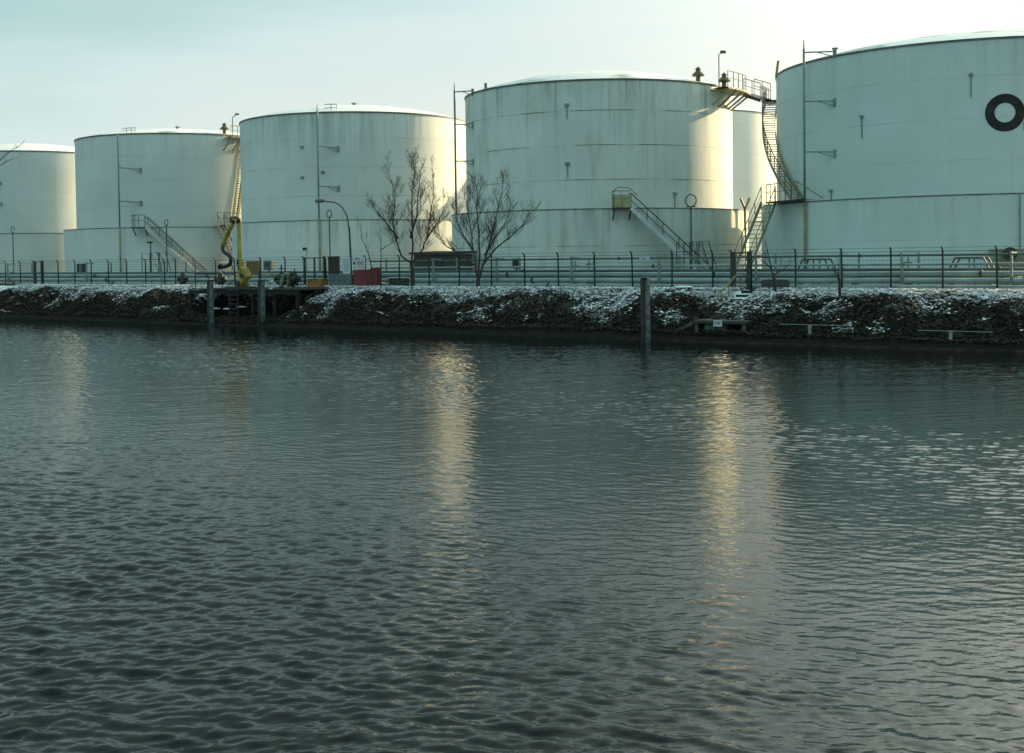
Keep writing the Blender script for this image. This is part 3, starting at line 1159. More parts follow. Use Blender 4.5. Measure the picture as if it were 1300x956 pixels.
# tank 2: straight stair, right-hand platform, spiral stair, top platform
a = near_angle(C2, 11.3, 181)
ca, sa = math.cos(a), math.sin(a)
tx, ty = -sa, ca
lb = MB().box((11.75 * ca, 11.75 * sa, RINGZ - .05), (.95, 1.3, .1), a)
for q_ in (-.55, .55):
    lb.bar((11.3 * ca - sa * q_, 11.3 * sa + ca * q_, RINGZ - .8), (12.1 * ca - sa * q_, 12.1 * sa + ca * q_, RINGZ - .12), .08, .08)
lb = lb.build('base_landing', M['darksteel'], T2)
railing([(11.45 * ca - tx * .6, 11.45 * sa - ty * .6, RINGZ), (12.2 * ca - tx * .6, 12.2 * sa - ty * .6, RINGZ), (12.2 * ca + tx * .6, 12.2 * sa + ty * .6, RINGZ)], 1.1, .5).build('handrail', M['rail'], lb)
s0 = Vector((11.8 * ca + tx * .62, 11.8 * sa + ty * .62, RINGZ - .05))
s1 = s0 + Vector((1.0, .02, 0)) * 5.3
s1.z = .05
stair_run(T2, s0, s1, .85, M['white'], M['rail'], 20)
b0, b1 = near_angle(C2, 11.6, 275), near_angle(C2, 11.6, 305)
pl = MB().lathe([(9.95, RINGZ + .02), (12.2, RINGZ + .02), (12.2, RINGZ + .14), (10.4, RINGZ + .14)], 8, (0, 0, 0), b0, b1).build('base_landing', M['darksteel'], T2)
railing([(12.15 * math.cos(b0 + (b1 - b0) * i / 4), 12.15 * math.sin(b0 + (b1 - b0) * i / 4), RINGZ + .14) for i in range(5)], 1.15, .9, .04).build('handrail', M['ochre_rail'], pl)
s0 = Vector((12.2 * math.cos(b0 + .03), 12.2 * math.sin(b0 + .03), RINGZ + .1))
fd = Vector((math.cos(b0), math.sin(b0), 0))
s1 = s0 + fd * 4.4 + Vector((.55, 0, 0))
s1.z = .05
stair_run(T2, s0, s1, .8, M['stair'], M['rail'], 17)
spiral(T2, C2, 9.9, near_angle(C2, 10.9, 318), near_angle(C2, 10.9, 302), RIMZ - .4, RINGZ + .2, 34, .85)
c0, c1 = near_angle(C2, 10.9, 293), near_angle(C2, 10.9, 322)
pl = MB().lathe([(9.93, RIMZ - .4), (11.5, RIMZ - .4), (11.5, RIMZ - .28), (9.93, RIMZ - .28)], 8, (0, 0, 0), c0, c1)
for i in range(3):
    q = c0 + (c1 - c0) * i / 2.5
    pl.bar((9.92 * math.cos(q), 9.92 * math.sin(q), RIMZ - 1.5), (11.4 * math.cos(q), 11.4 * math.sin(q), RIMZ - .45), .09, .12)
pl = pl.build('top_platform', M['stair'], T2)
railing([(11.45 * math.cos(c0 + (c1 - c0) * i / 4), 11.45 * math.sin(c0 + (c1 - c0) * i / 4), RIMZ - .28) for i in range(5)], 1.0, .8).build('handrail', M['ochre_rail'], pl)
roof_vent(T2, C2, 9.9, 291)
a = near_angle(C2, 10.5, 298)
x, y = 10.6 * math.cos(a), 10.6 * math.sin(a)
lp = MB().tube([(x, y, RIMZ - .3), (x, y, RIMZ + 1.6), (x + .35, y, RIMZ + 1.85)], .045, 6).build('lamp_pole', M['ochre_rail'], T2)
MB().bbox((x + .45, y, RIMZ + 1.9), (.4, .2, .16), .04).build('lamp_head', M['vent'], lp)

# gangway between the two right-hand tanks
ga = a_p1 - .05
g0 = Vector((C4.x + 11.45 * math.cos(ga), C4.y + 11.45 * math.sin(ga), GZ + RIMZ - .42))
g1 = Vector((C5.x + 14.15 * math.cos(a_top - .06), C5.y + 14.15 * math.sin(a_top - .06), GZ + RIMZ - 1.05))
gw = thing('gangway', 'narrow steel gangway with ochre rails bridging the tops of two tanks', 'gangway', g0, 0)
dv = g1 - g0
hd = Vector((dv.x, dv.y, 0)).normalized()
sd = Vector((-hd.y, hd.x, 0))
MB().bar((0, 0, 0), dv, .9, .08).bar(Vector(sd) * .44 + Vector((0, 0, -.08)), dv + Vector(sd) * .44 + Vector((0, 0, -.08)), .06, .22).bar(Vector(sd) * -.44 + Vector((0, 0, -.08)), dv - Vector(sd) * .44 + Vector((0, 0, -.08)), .06, .22).build('deck', M['darksteel'], gw)
for k_ in (-1, 1):
    railing([Vector(sd) * .43 * k_ + Vector((0, 0, .04)), dv + Vector(sd) * .43 * k_ + Vector((0, 0, .04))], 1.1, 1.1).build('railing', M['ochre_rail'], gw)

# two leaning bars on the base wall between the tanks
a = near_angle(C4, 11.3, 945)
br = thing('warning_post', 'two bars forming a V above the base walls between the right-hand tanks', 'post', W(*at(946, 268, 82)), ROT)
for k_ in (-1, 1):
    MB().bar((0, 0, -1.5 if k_ > 0 else -1.5), (.02 * k_, 0, 0), .12, .12).bar((0.0, 0, 0), (.36 * k_, 0, .78), .1, .13).build('bar', M['mast_rust'] if k_ > 0 else M['darksteel'], br)
br.location.z = 7.4
MB().tube([(0, 0, -5.1), (0, 0, -1.4)], .06, 8).build('pole', M['mast'], br)

# ------------------------------------------------------------------ fence with gates
FN = 59.3
FH = 2.08


def post_mb(h=FH, r=.046):
    return MB().tube([(0, 0, -.05), (0, 0, h - .16), (0, -.05, h - .05), (0, -.17, h + .02)], r, 7)


PM = post_mb()
pme = None
secs = [([-36, -15, 7, 26, 43], 'leftmost stretch of dark wire fence, ending at the small left gate'),
        ([55, 74, 95, 116, 138, 161, 185, 209, 223, 248, 274, 298, 331, 362, 386], 'long stretch of dark wire fence behind the loading arm, between the left and middle gates'),
        ([414, 464, 507, 545, 583, 624, 666, 709, 755, 803, 853, 905, 928], 'long stretch of dark wire fence behind the bare trees, between the middle and right gates'),
        ([954, 1010, 1069, 1131, 1197, 1266, 1342], 'rightmost stretch of dark wire fence below the largest tank')]
for pxs, lab in secs:
    xs = [ax(p, FN) for p in pxs]
    f = thing('fence', lab, 'fence', W(xs[0], FN, GZ), ROT, 'wire fence sections along the top of the bank')
    for xx in xs:
        if pme is None:
            pme = PM.build('post', M['fence'], f, True)
            o = pme
        else:
            o = bpy.data.objects.new('post', pme.data)
            COL.objects.link(o)
            o.parent = f
        o.location = (xx - xs[0], 0, 0)
        o.rotation_euler = (random.uniform(-.012, .012), random.uniform(-.016, .016), random.uniform(-.1, .1))
    wm = MB()
    L = xs[-1] - xs[0]
    for j in range(10):
        wm.tube([(0, .045, .06 + j * .205), (L, .045, .06 + j * .205)], 0.008 if j < 9 else .014, 4)
    k_ = 0
    while k_ * .2 < L:
        wm.tube([(k_ * .2, .05, .05), (k_ * .2, .05, 1.9)], .0025, 3)
        k_ += 1
    wm.tube([(0, -.17, FH + .0), (L, -.17, FH + .0)], .009, 4)
    wm.build('wire_mesh', M['wire'], f)


def gate(pa, pb, label, thick, n_mid=0, h=2.05):
    x0, x1 = ax(pa, FN), ax(pb, FN)
    g_ = thing('gate', label, 'gate', W(x0, FN, GZ), ROT)
    L = x1 - x0
    for xx in (0, L):
        MB().bbox((xx, 0, h / 2), (thick, thick, h), .012).build('gate_post', M['fence'], g_)
    fr = MB()
    fr.bar((thick / 2, 0, h - .06), (L - thick / 2, 0, h - .06), .06, .07).bar((thick / 2, 0, .12), (L - thick / 2, 0, .12), .06, .07)
    for j in range(n_mid):
        xx = L * (j + 1) / (n_mid + 1)
        fr.bar((xx, 0, .12), (xx, 0, h - .06), thick * .8, .08)
    for j in range(8):
        fr.tube([(0, .02, .2 + j * .23), (L, .02, .2 + j * .23)], .006, 4)
    fr.build('gate_leaf', M['fence'], g_)
    MB().box((L - thick * .8, -.06, 1.05), (.06, .1, .16)).build('lock', M['darksteel'], g_)
    return g_


gate(45, 53, 'narrow dark gate in the fence near the left edge of the photo', .14)
gate(387, 412, 'dark gate with a middle post, above the orange box at the jetty', .13, 1)
gate(931, 951.5, 'heavy dark gate at the top of the snowy bank steps', .22, 0, 2.0)
# small plate on the fence
sgn = thing('notice_plate', 'small pale blue plate hanging on the fence below the stair of the seamed tank', 'sign', W(ax(819, FN), FN - .06, GZ + 1.72), ROT)
MB().box((0, 0, 0), (.62, .02, .2)).build('plate', M['white'], sgn)
MB().box((-.04, -.014, .02), (.46, .006, .05)).box((0, -.014, -.05), (.36, .006, .025)).build('lettering', M['blueink'], sgn)

# ------------------------------------------------------------------ pipelines behind the fence
xl, xm, xr_ = ax(-40, 61.5), ax(478, 61.5), ax(1345, 62)
PIPES = [(60.9, GZ + 1.72, .055, xm, 'pipe_dark', 'thin dark pipe, topmost of the pipe rack behind the fence'),
         (61.2, GZ + 1.27, .065, xm, 'pipe', 'thin pale pipe, second from the top of the pipe rack'),
         (61.6, GZ + .80, .13, xl, 'pipe', 'pale thick pipe, third from the top of the pipe rack'),
         (61.2, GZ + .46, .15, xl, 'pipe', 'thickest pale pipe, fourth from the top of the pipe rack'),
         (60.7, GZ + .17, .11, xl, 'pipe', 'pale pipe lying lowest, just behind the fence foot'),
         (62.4, GZ + .98, .10, xl, 'pipe_dark', 'dark pipe running behind the pale pipes of the rack'),
         (63.0, GZ + .60, .17, xl, 'pipe_dark', 'thick dark pipe at the back of the pipe rack')]
for n_, z_, r_, xs_, mt, lab in PIPES:
    t = thing('pipeline', lab, 'pipe', W(xs_, n_, z_), ROT, 'pipes running behind the fence')
    L = xr_ - xs_
    MB().tube([(0, 0, 0), (L, 0, 0)], r_, 14).build('pipe', M[mt], t, True)
    fl = MB()
    q = 4.0 + (n_ * 7) % 5
    while q < L:
        fl.tube([(q - .05, 0, 0), (q + .05, 0, 0)], r_ * 1.5, 12)
        q += 14.3
    fl.build('flange', M['darksteel'], t)
first = None
for i, px_ in enumerate((20, 120, 215, 290, 470, 560, 640, 735, 845, 968, 1075, 1152, 1290)):
    xx = ax(px_, 61.6)
    lab = 'steel trestle under the pipes behind the fence, ' + ('left of the left gate', 'below the left tanks', 'near the crossover steps of the second tank', 'behind the loading arm', 'beside the red cabinet', 'in front of the brown shed', 'right of the bare trees', 'below the seamed tank', 'beside the crossover stair', 'beside the dark planter', 'between the fence posts below the rusty pipe', 'tall one left of the right crossover rail', 'at the right edge of the photo')[i]
    if first is None:
        first = thing('pipe_support', lab, 'pipe support', W(xx, 61.6, GZ), ROT, 'trestles under the pipes')
        b = MB()
        for yy in (-.75, 1.6):
            b.bar((0, yy, 0), (0, yy, 1.86), .1, .1)
        b.bar((0, -.9, .64), (0, 1.7, .64), .1, .06)
        b.bar((0, -.9, 1.80), (0, .0, 1.80), .1, .06)
        b.build('frame', M['mast'], first)
    else:
        dup(first, W(xx, 61.6, GZ), ROT, lab)


# crossover rails over the pipes
def crossover(px0, px1, lab):
    x0, x1 = ax(px0, 64.3), ax(px1, 64.3)
    L = x1 - x0
    t = thing('pipe_crossover', lab, 'crossover', W((x0 + x1) / 2, 64.3, GZ), ROT, 'trapezoid crossover rails behind the fence')
    for yy in (-.4, .4):
        b = MB()
        b.tube([(-L / 2, yy, .5), (-L * .28, yy, 1.55), (L * .28, yy, 1.55), (L / 2, yy, .5)], .05, 7)
        b.tube([(-L * .3, yy, .5), (-L * .2, yy, 1.0), (L * .2, yy, 1.0), (L * .3, yy, .5)], .03, 6)
        b.tube([(0, yy, .0), (0, yy, 1.55)], .035, 6)
        b.build('handrail', M['rail'], t)
    b = MB().box((0, 0, .5), (L * .6, .75, .05))
    for k_ in (-1, 1):
        b.bar((k_ * L * .3, 0, .5), (k_ * L * .5, 0, .02), .75, .06)
    b.build('walkway', M['grating'], t)


crossover(1012, 1062, 'low trapezoid crossover rail over the pipes right of the rusty standpipe')
crossover(1202, 1266, 'low trapezoid crossover rail over the pipes near the right edge of the photo')


def stile(px0, px1, n_, lab):
    x0, x1 = ax(px0, n_), ax(px1, n_)
    L = x1 - x0
    t = thing('crossover_stair', lab, 'stair', W(x0, n_, GZ), ROT, 'steel crossover stairs over the pipes')
    for yy in (-.42, .42):
        b = MB()
        b.tube([(0, yy, 0), (0, yy, 2.6), (L * .40, yy, 2.6), (L * .40, yy, 0)], .035, 7)
        b.tube([(L * .46, yy, 0), (L * .46, yy, 2.65), (L * .75, yy, 2.65), (L, yy, 1.0), (L, yy, 0)], .035, 7)
        b.tube([(0, yy, 2.05), (L * .40, yy, 2.05)], .02, 5).tube([(L * .46, yy, 2.65), (L * .8, yy, .9)], .02, 5)
        b.build('handrail', M['rail'], t)
    for j in range(7):
        MB().box((L * .2, -.1 * j + .3, .25 + j * .2), (L * .36, .24, .04)).build('tread', M['grating'], t)
    MB().box((L * .6, 0, 1.62), (L * .45, .8, .05)).build('platform', M['grating'], t)


stile(864, 906, 64.8, 'steel crossover stair with square rails at the foot of the seamed tank')
stile(186, 212, 64.8, 'steel crossover stair with rails left of the loading arm, below the second tank')


# ring-topped posts
def ring_post(px, py_top, n_, rr, lab, hook=False):
    x, _, zt = at(px, py_top, n_)
    zt -= GZ
    t = thing('ring_post', lab, 'post', W(x, n_, GZ), ROT, 'thin posts with a ring on top')
    MB().tube([(0, 0, 0), (0, 0, zt - 2 * rr)], .045, 7).build('pole', M['lamp_pole'], t)
    b = MB().tube(arc((0, 0, zt - rr), rr, -PI / 2 if not hook else -.3, 1.5 * PI if not hook else PI * 1.25, 24), .035, 6)
    b.bar((-rr * .9, 0, zt - 2 * rr), (rr * .9, 0, zt - 2 * rr), .05, .05)
    b.build('ring', M['lamp_pole'], t)


ring_post(418, 267, 66.5, .26, 'ring-topped post left of the curved street lamp')
ring_post(877, 247, 66.0, .36, 'ring-topped post with the largest ring, in front of the seamed tank')
ring_post(16, 288, 67, .26, 'hook-topped post near the left edge of the photo', True)
ring_post(211, 279, 66.5, .24, 'ring-topped post among the stairs of the second tank')
b = thing('plain_post', 'plain dark post left of the ring-topped post at the second tank', 'post', W(ax(192, 65.5), 65.5, GZ), ROT)
MB().tube([(0, 0, 0), (0, 0, 3.55)], .05, 7).build('pole', M['lamp_pole'], b)
MB().box((-.1, 0, 3.5), (.5, .2, .14)).build('head', M['brown'], b)

# street lamp with curved arm
x, _, _ = at(446, 362, 60.2)
lm = thing('street_lamp', 'tall dark street lamp with a curved arm beside the white signs', 'street lamp', W(x, 60.2, GZ), ROT)
xh = at(404, 256, 60.2)
dx, dz = xh[0] - x, xh[2] - GZ
pts = [(0, 0, 0), (-.02, 0, 2.2), (-.10, 0, 4.0), (-.16, 0, dz * .70)]
cxa, cza = dx * .48, dz - .10
for i in range(1, 11):
    q = i / 10 * PI / 2
    pts.append((-.16 + (dx * .62 + .16) * (1 - math.cos(q)), 0, dz * .70 + (dz * .29) * math.sin(q)))
pts.append((dx * .82, 0, dz + .02))
MB().tube(pts, [.075, .07, .062, .055] + [.045] * 11, 8).build('pole', M['lamp_pole'], lm, True)
lh = MB().tube([(dx * .80, 0, dz + .02), (dx * .84, 0, dz + .03), (dx * .98, 0, dz + .07), (dx * 1.06, 0, dz + .06), (dx * 1.09, 0, dz + .05)], [.05, .12, .15, .14, .06], 10).build('lamp_head', M['lamp'], lm, True)
MB().lathe([(.12, 0), (.09, -.09), (.001, -.12)], 12, (dx * 1.02, 0, dz - .05)).build('lens', M['white'], lh, True)

# small floodlight pole
x, _, zt = at(389, 316, 62.5)
fl = thing('floodlight', 'small floodlight on a thin pole behind the middle gate', 'floodlight', W(x, 62.5, GZ), ROT)
MB().tube([(0, 0, 0), (0, 0, zt - GZ)], .03, 6).build('pole', M['galv'], fl)
MB().bbox((-.12, -.05, zt - GZ), (.3, .22, .2), .03, .3).build('lamp_head', M['darksteel'], fl)

# ------------------------------------------------------------------ boxes and boards along the fence
def sbox(name, lab, cat, px0, px1, py0, py1, n_, depth, mat, ground=True, bev=.03):
    """box standing at inland distance n_ that covers the given columns; bottom on the yard when ground"""
    x0, _, z1 = at(px0, py0, n_)
    x1, _, _ = at(px1, py0, n_)
    z0 = GZ if ground else at(px0, py1, n_)[2]
    t = thing(name, lab, cat, W((x0 + x1) / 2, n_, z0), ROT)
    hx, hz_ = x1 - x0, z1 - z0
    MB().bbox((0, depth / 2, hz_ / 2), (hx, depth, hz_), bev).build('body', M[mat], t)
    return t, hx, hz_


# red cabinet, front and splayed side
t, hx, hz_ = sbox('cabinet', 'red steel cabinet under the white pictogram sign beside the fence', 'cabinet', 448, 464, 342.5, 366, 58.9, .7, 'red')
d_ = MB()
xe = ax(474, 58.9) - ax(456, 58.9)
d_.add([(hx / 2 + .002, .0, 0), (xe, .35, 0), (xe, .7, 0), (hx / 2 + .002, .7, 0), (hx / 2 + .002, 0, hz_ * .98), (xe, .35, hz_ * 1.12), (xe, .7, hz_ * 1.12), (hx / 2 + .002, .7, hz_ * .98)], [(3, 2, 1, 0), (4, 5, 6, 7), (0, 1, 5, 4), (1, 2, 6, 5), (2, 3, 7, 6), (3, 0, 4, 7)])
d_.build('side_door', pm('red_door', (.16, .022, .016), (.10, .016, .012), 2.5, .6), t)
MB().box((hx * .3, -.015, hz_ * .55), (.04, .03, .14)).build('handle', M['black'], t)
# grey lockers
t, hx, hz_ = sbox('locker', 'row of grey steel lockers left of the red cabinet', 'locker', 417, 446, 348, 366, 58.95, .45, 'locker')
for k_ in range(4):
    dd = MB().bbox((-hx / 2 + hx * (k_ + .5) / 4, -.012, hz_ * .5), (hx / 4 - .06, .02, hz_ - .1), .008).build('door', M['locker'], t)
    MB().box((-hx / 2 + hx * (k_ + .8) / 4, -.03, hz_ * .55), (.03, .02, .1)).build('handle', M['black'], dd)
# boards on the fence above the lockers
def board(name, lab, px0, px1, py0, py1, mat, n_=59.13):
    x0, _, z1 = at(px0, py0, n_)
    x1, _, z0 = at(px1, py1, n_)
    t = thing(name, lab, 'sign' if 'sign' in name or 'notice' in name else 'board', W((x0 + x1) / 2, n_, z0), ROT)
    MB().bbox((0, 0, (z1 - z0) / 2), (x1 - x0, .04, z1 - z0), .012).build('panel', M[mat], t)
    return t, x1 - x0, z1 - z0


t, a, h = board('notice_board', 'dark brown board on the fence above the grey lockers', 416.5, 431.5, 326.5, 348, 'brown')
MB().bar((-a / 2, -.03, h + .02), (a / 2, -.03, h + .02), .06, .05).build('frame', M['darksteel'], t)
t, a, h = board('notice_sign', 'white notice with rows of small print, left of the street lamp', 435, 445, 327.5, 347, 'white')
b = MB()
for j in range(9):
    b.box((random.uniform(-.03, .0), -.024, h * (.88 - j * .092)), (a * random.uniform(.6, .78), .006, .026))
b.build('lettering', M['blueink'], t)
t, a, h = board('pictogram_sign', 'white sign with red pictograms, right of the street lamp above the red cabinet', 447, 463.5, 326.5, 342, 'white')
MB().box((-a * .08, -.024, h * .86), (a * .36, .006, h * .09)).box((-a * .32, -.024, h * .50), (a * .16, .006, h * .22)).box((-a * .3, -.024, h * .18), (a * .2, .006, h * .05)).build('lettering', M['ink'], t)
for k_, xx in enumerate((.02, .28)):
    q = MB()
    rr = h * .17
    vs = []
    for i in range(20):
        for r2 in (rr, rr * .68):
            vs.append((a * xx + r2 * math.cos(2 * PI * i / 20), -.0245, h * .52 + r2 * math.sin(2 * PI * i / 20)))
    q.add(vs, [(2 * i, 2 * i + 1, 2 * ((i + 1) % 20) + 1, 2 * ((i + 1) % 20)) for i in range(20)])
    q.box((a * xx, -.024, h * .52), (rr * 1.5, .005, rr * .3))
    q.box((a * xx, -.024, h * .2), (a * .2, .005, h * .05))
    q.build('prohibition_mark', M['redink'], t)
t, a, h = board('display_board', 'ochre wooden board behind the fence right of the loading arm', 312, 330, 331.5, 348.5, 'ochre', 59.9)
for k_ in (-1, 1):
    MB().bar((k_ * a * .4, .05, -(t.location.z - GZ)), (k_ * a * .4, .05, h * .5), .07, .07).build('leg', M['darksteel'], t)
t, a, h = sbox('switch_box', 'small grey switch box between the ochre board and the valves', 'electrical box', 334, 344, 331, 343, 62.5, .4, 'locker', False)
MB().bar((0, .2, -(t.location.z - GZ)), (0, .2, .02), .1, .1).build('post', M['darksteel'], t)
MB().box((0, -.012, h * .6), (a * .4, .02, h * .4)).build('door', M['darksteel'], t)
t, a, h = sbox('switch_box', 'grey-brown switch box on a post left of the second tank, near the left gate', 'electrical box', 97, 105, 335, 347, 66, .4, 'brown', False)
MB().bar((0, .2, -(t.location.z - GZ)), (0, .2, .02), .12, .12).build('post', M['darksteel'], t)
MB().box((a * .15, -.012, h * .5), (a * .5, .02, h * .8)).build('door', M['locker'], t)
t, a, h = sbox('switch_box', 'dark switch box on the base wall of the seamed tank, right of the bare trees', 'electrical box', 650, 657, 328, 341, 66, .3, 'darksteel', False)
MB().bar((0, .2, -(t.location.z - GZ)), (0, .2, .02), .1, .1).build('post', M['darksteel'], t)
MB().box((-.02, -.012, h * .5), (a * .7, .02, h * .7)).build('door', M['brown'], t)
t, a, h = sbox('storage_box', 'orange box on the jetty below the middle gate', 'box', 390, 408.5, 355, 369, 58.6, .6, 'orange')
MB().bbox((0, .3, h + .03), (a * 1.05, .66, .06), .02).build('lid', M['ochre'], t)
for k_ in (-1, 1):
    MB().box((k_ * a * .42, -.012, h * .5), (.05, .02, h * .95)).build('frame', M['ochre'], t)
t, a, h = sbox('cabinet', 'low dark green cabinet behind the bank left of the left bare tree', 'cabinet', 493, 513, 353, 366, 60.1, .5, 'greenbox')
MB().bbox((0, .25, h + .025), (a * 1.04, .56, .05), .015).build('lid', M['snow'], t)
t, a, h = sbox('planter', 'dark slate planter box at the fence right of the heavy gate', 'planter', 966, 996, 356, 372, 58.9, .6, 'planter')
MB().bbox((0, .3, h + .012), (a * .92, .5, .05), .015).build('soil', M['bark'], t)
# brown shed between the tanks
x0, _, z1 = at(525, 323, 66.6)
x1, _, _ = at(572, 323, 66.6)
t = thing('shed', 'low brown shed with a flat roof behind the left bare tree', 'shed', W((x0 + x1) / 2, 66.6, GZ), ROT)
a, h = x1 - x0, z1 - GZ
MB().bbox((0, 1.2, h / 2), (a, 2.4, h), .03).build('wall', M['shed'], t)
MB().add([(-a / 2 - .25, -.25, h), (a / 2 + .15, -.25, h - .05), (a / 2 + .15, 2.7, h + .05), (-a / 2 - .25, 2.7, h + .1), (-a / 2 - .25, -.25, h + .14), (a / 2 + .15, -.25, h + .09), (a / 2 + .15, 2.7, h + .19), (-a / 2 - .25, 2.7, h + .24)], [(3, 2, 1, 0), (4, 5, 6, 7), (0, 1, 5, 4), (1, 2, 6, 5), (2, 3, 7, 6), (3, 0, 4, 7)]).build('roof', M['shed_roof'], t)
MB().box((a * .2, -.015, 1.0), (.9, .03, 1.9)).build('door', M['brown'], t)
# manhole cover
x, _, _ = at(871, 367, 58.75)
t = thing('well_cover', 'low brown well cover with a disc of snow on top, at the fence foot', 'cover', W(x, 58.75, GZ), ROT)
MB().lathe([(.62, 0), (.62, .16), (.001, .16)], 20).build('base', M['brown'], t)
MB().lathe([(.5, 0), (.46, .06), (.001, .09)], 20, (-.15, 0, .163)).build('snow_cap', M['snow'], t, True)

# ------------------------------------------------------------------ jetty, loading arm, valves
j0, j1 = ax(264, 57, 368), ax(402, 57, 370)
L = j1 - j0
jt = thing('jetty', 'dark timber and steel jetty deck at the loading arm', 'jetty', W(j0, 55.3, 0), ROT)
b = MB()
nb_ = int(L / .25)
for i in range(nb_):
    b.box((L * (i + .5) / nb_, 1.75, GZ - .04 + random.uniform(-.006, .006)), (L / nb_ - .015, 3.5, .07))
b.build('deck', M['deck'], jt)
for yy in (.1, 1.7, 3.3):
    MB().bar((0, yy, GZ - .22), (L, yy, GZ - .22), .2, .24).build('beam', M['deck'], jt)
for i in range(6):
    MB().tube([(L * i / 5 * .98 + .1, .15, -.8), (L * i / 5 * .98 + .1, .15, GZ - .36)], .13, 10).build('pile', M['deck'], jt)
for i in (1, 3):
    MB().bar((L * i / 5 * .98 + .1, 1.6, .4), (L * (i + 1) / 5 * .98 + .1, 1.6, GZ - .5), .07, .1).build('brace', M['deck'], jt)
yr = MB()
xs0 = ax(336, 55.5, 366) - j0
railing([(xs0, .15, GZ), (L - 1.0, .15, GZ)], .95, 1.6, .035).build('railing', M['ochre_rail'], jt)
railing([(.6, .15, GZ), (ax(300, 55.5, 366) - j0, .15, GZ)], 1.0, 1.4, .035).build('railing', M['brown'], jt)
lad = MB()
xq = ax(296, 55.2, 390) - j0
for k_ in (-.45, .45):
    lad.bar((xq + k_, -.05, -.3), (xq + k_, -.05, GZ + .1), .06, .06)
for i in range(8):
    lad.bar((xq - .45, -.05, .1 + i * .3), (xq + .45, -.05, .1 + i * .3), .05, .05)
lad.build('ladder', M['darksteel'], jt)
# snow lying on the lower framework of the jetty
for (u, zz, l_) in ((.18, .9, .8), (.30, .9, 1.1), (.42, 1.05, .9), (.38, .25, 1.3)):
    MB().lathe([(.5, 0), (.42, .07), (.001, .1)], 14).build('snow_patch', M['snow'], jt, True, (L * u, .8, zz)).scale = (l_, .5, 1)

# loading arm
x, _, _ = at(305, 366, 57.2)
la = thing('loading_arm', 'tall yellow marine loading arm with a black hose on the jetty', 'loading arm', W(x, 57.2, GZ), ROT)
ztop = at(305, 282, 57.2)[2] - GZ
xt = at(307.5, 280, 57.2)[0] - x
MB().tube([(0, 0, 0), (0, 0, ztop)], .15, 14).build('riser', M['yellow'], la, True)
e = at(285, 312, 56.9)
ex, ez = e[0] - x, e[2] - GZ
MB().tube(arc((0, -.28, ztop - .02), .26, 0, PI, 10, 'yz')[::-1], .16, 12).tube([(-.06, -.5, ztop + .12), (-.06, -.58, ztop + .12)], .26, 14).build('swivel_joint', M['darksteel'], la, True)
MB().tube([(.12, -.45, ztop + .22), (ex * .5, -.45, (ztop + ez) / 2 + .12), (ex * .96, -.45, ez + .12), (ex, -.45, ez - .06)], [.17, .16, .15, .14], 14).build('outboard_arm', M['yellow'], la, True)
s_ = 1.0
hp = [(ex, -.45, ez - .02), (ex + .02, -.45, ez - .28), (ex + .18, -.45, ez - .48), (ex + .5, -.45, ez - .6), (ex + .78, -.45, ez - .8), (ex + .82, -.45, ez - 1.1), (ex + .62, -.45, ez - 1.34), (ex + .2, -.45, ez - 1.42), (ex - .25, -.45, ez - 1.44)]
ho = MB().tube(hp, .135, 12).build('hose', M['black'], la, True)
MB().tube([(ex - .25, -.45, ez - 1.44), (ex - .38, -.45, ez - 1.44)], .2, 12).build('coupling', M['darksteel'], ho)
MB().tube([(ex + .82, -.45, ez - 1.2), (ex + .95, -.45, ez - 1.42), (ex + .9, -.45, ez - 1.7)], .04, 6).build('cable', M['black'], ho)
# base machinery
bm = MB()
bm.bbox((.55, 0, .9), (.7, .6, 1.1), .08).tube([(.1, -.1, .2), (.9, -.1, .5), (1.35, -.1, 1.0), (1.15, -.1, 1.45), (.5, -.1, 1.6)], .2, 12)
bm.tube([(.4, -.35, .35), (.4, .35, .35)], .33, 14).tube([(.95, -.35, 1.0), (.95, .3, 1.0)], .30, 14)
bm.tube([(.2, -.1, 1.8), (.55, -.1, 1.8), (.62, -.1, 2.1)], .12, 10)
bm.bbox((.15, -.05, 2.05), (.42, .4, .7), .06)
bm.v = [(p[0] * .72 - .05, p[1], p[2] * .86) for p in bm.v]
bm = bm.build('base_machinery', M['yellow'], la)
MB().tube([(.24, -.36, .3), (.24, -.43, .3)], .2, 12).tube([(.63, -.36, .86), (.63, -.43, .86)], .16, 12).box((.09, -.27, 1.76), (.2, .03, .3)).bar((.35, -.32, 1.0), (.5, -.32, 1.15), .05, .05).build('hub_cap', M['darksteel'], bm)
MB().box((.4, 0, .04), (1.6, .9, .08)).build('base_plate', M['darksteel'], la)


def valve(px, py_top, n_, lab, s=1.0, mat='black', wheel=True):
    x, _, zt = at(px, py_top, n_)
    zt -= GZ
    t = thing('valve', lab, 'valve', W(x, n_, GZ), ROT, 'dark valves in the yard')
    MB().tube([(-.5 * s, 0, .55), (.5 * s, 0, .55)], .17 * s, 12).tube([(-.5 * s, 0, .55), (-.42 * s, 0, .55)], .28 * s, 12).tube([(.42 * s, 0, .55), (.5 * s, 0, .55)], .28 * s, 12).lathe([(.001, 0), (.3 * s, 0), (.3 * s, .3), (.22 * s, .75), (.1 * s, .95)], 12, (0, 0, .1)).build('body', M[mat], t, True)
    MB().tube([(0, 0, .9), (0, 0, zt)], .05 * s, 8).build('stem', M[mat], t)
    if wheel:
        MB().tube(arc((0, 0, zt * .82), .26 * s, 0, 2 * PI, 18, 'xy'), .035, 6).bar((-.26 * s, 0, zt * .82), (.26 * s, 0, zt * .82), .04, .03).bar((0, -.26 * s, zt * .82), (0, .26 * s, zt * .82), .04, .03).build('handwheel', M[mat], t)
    return t


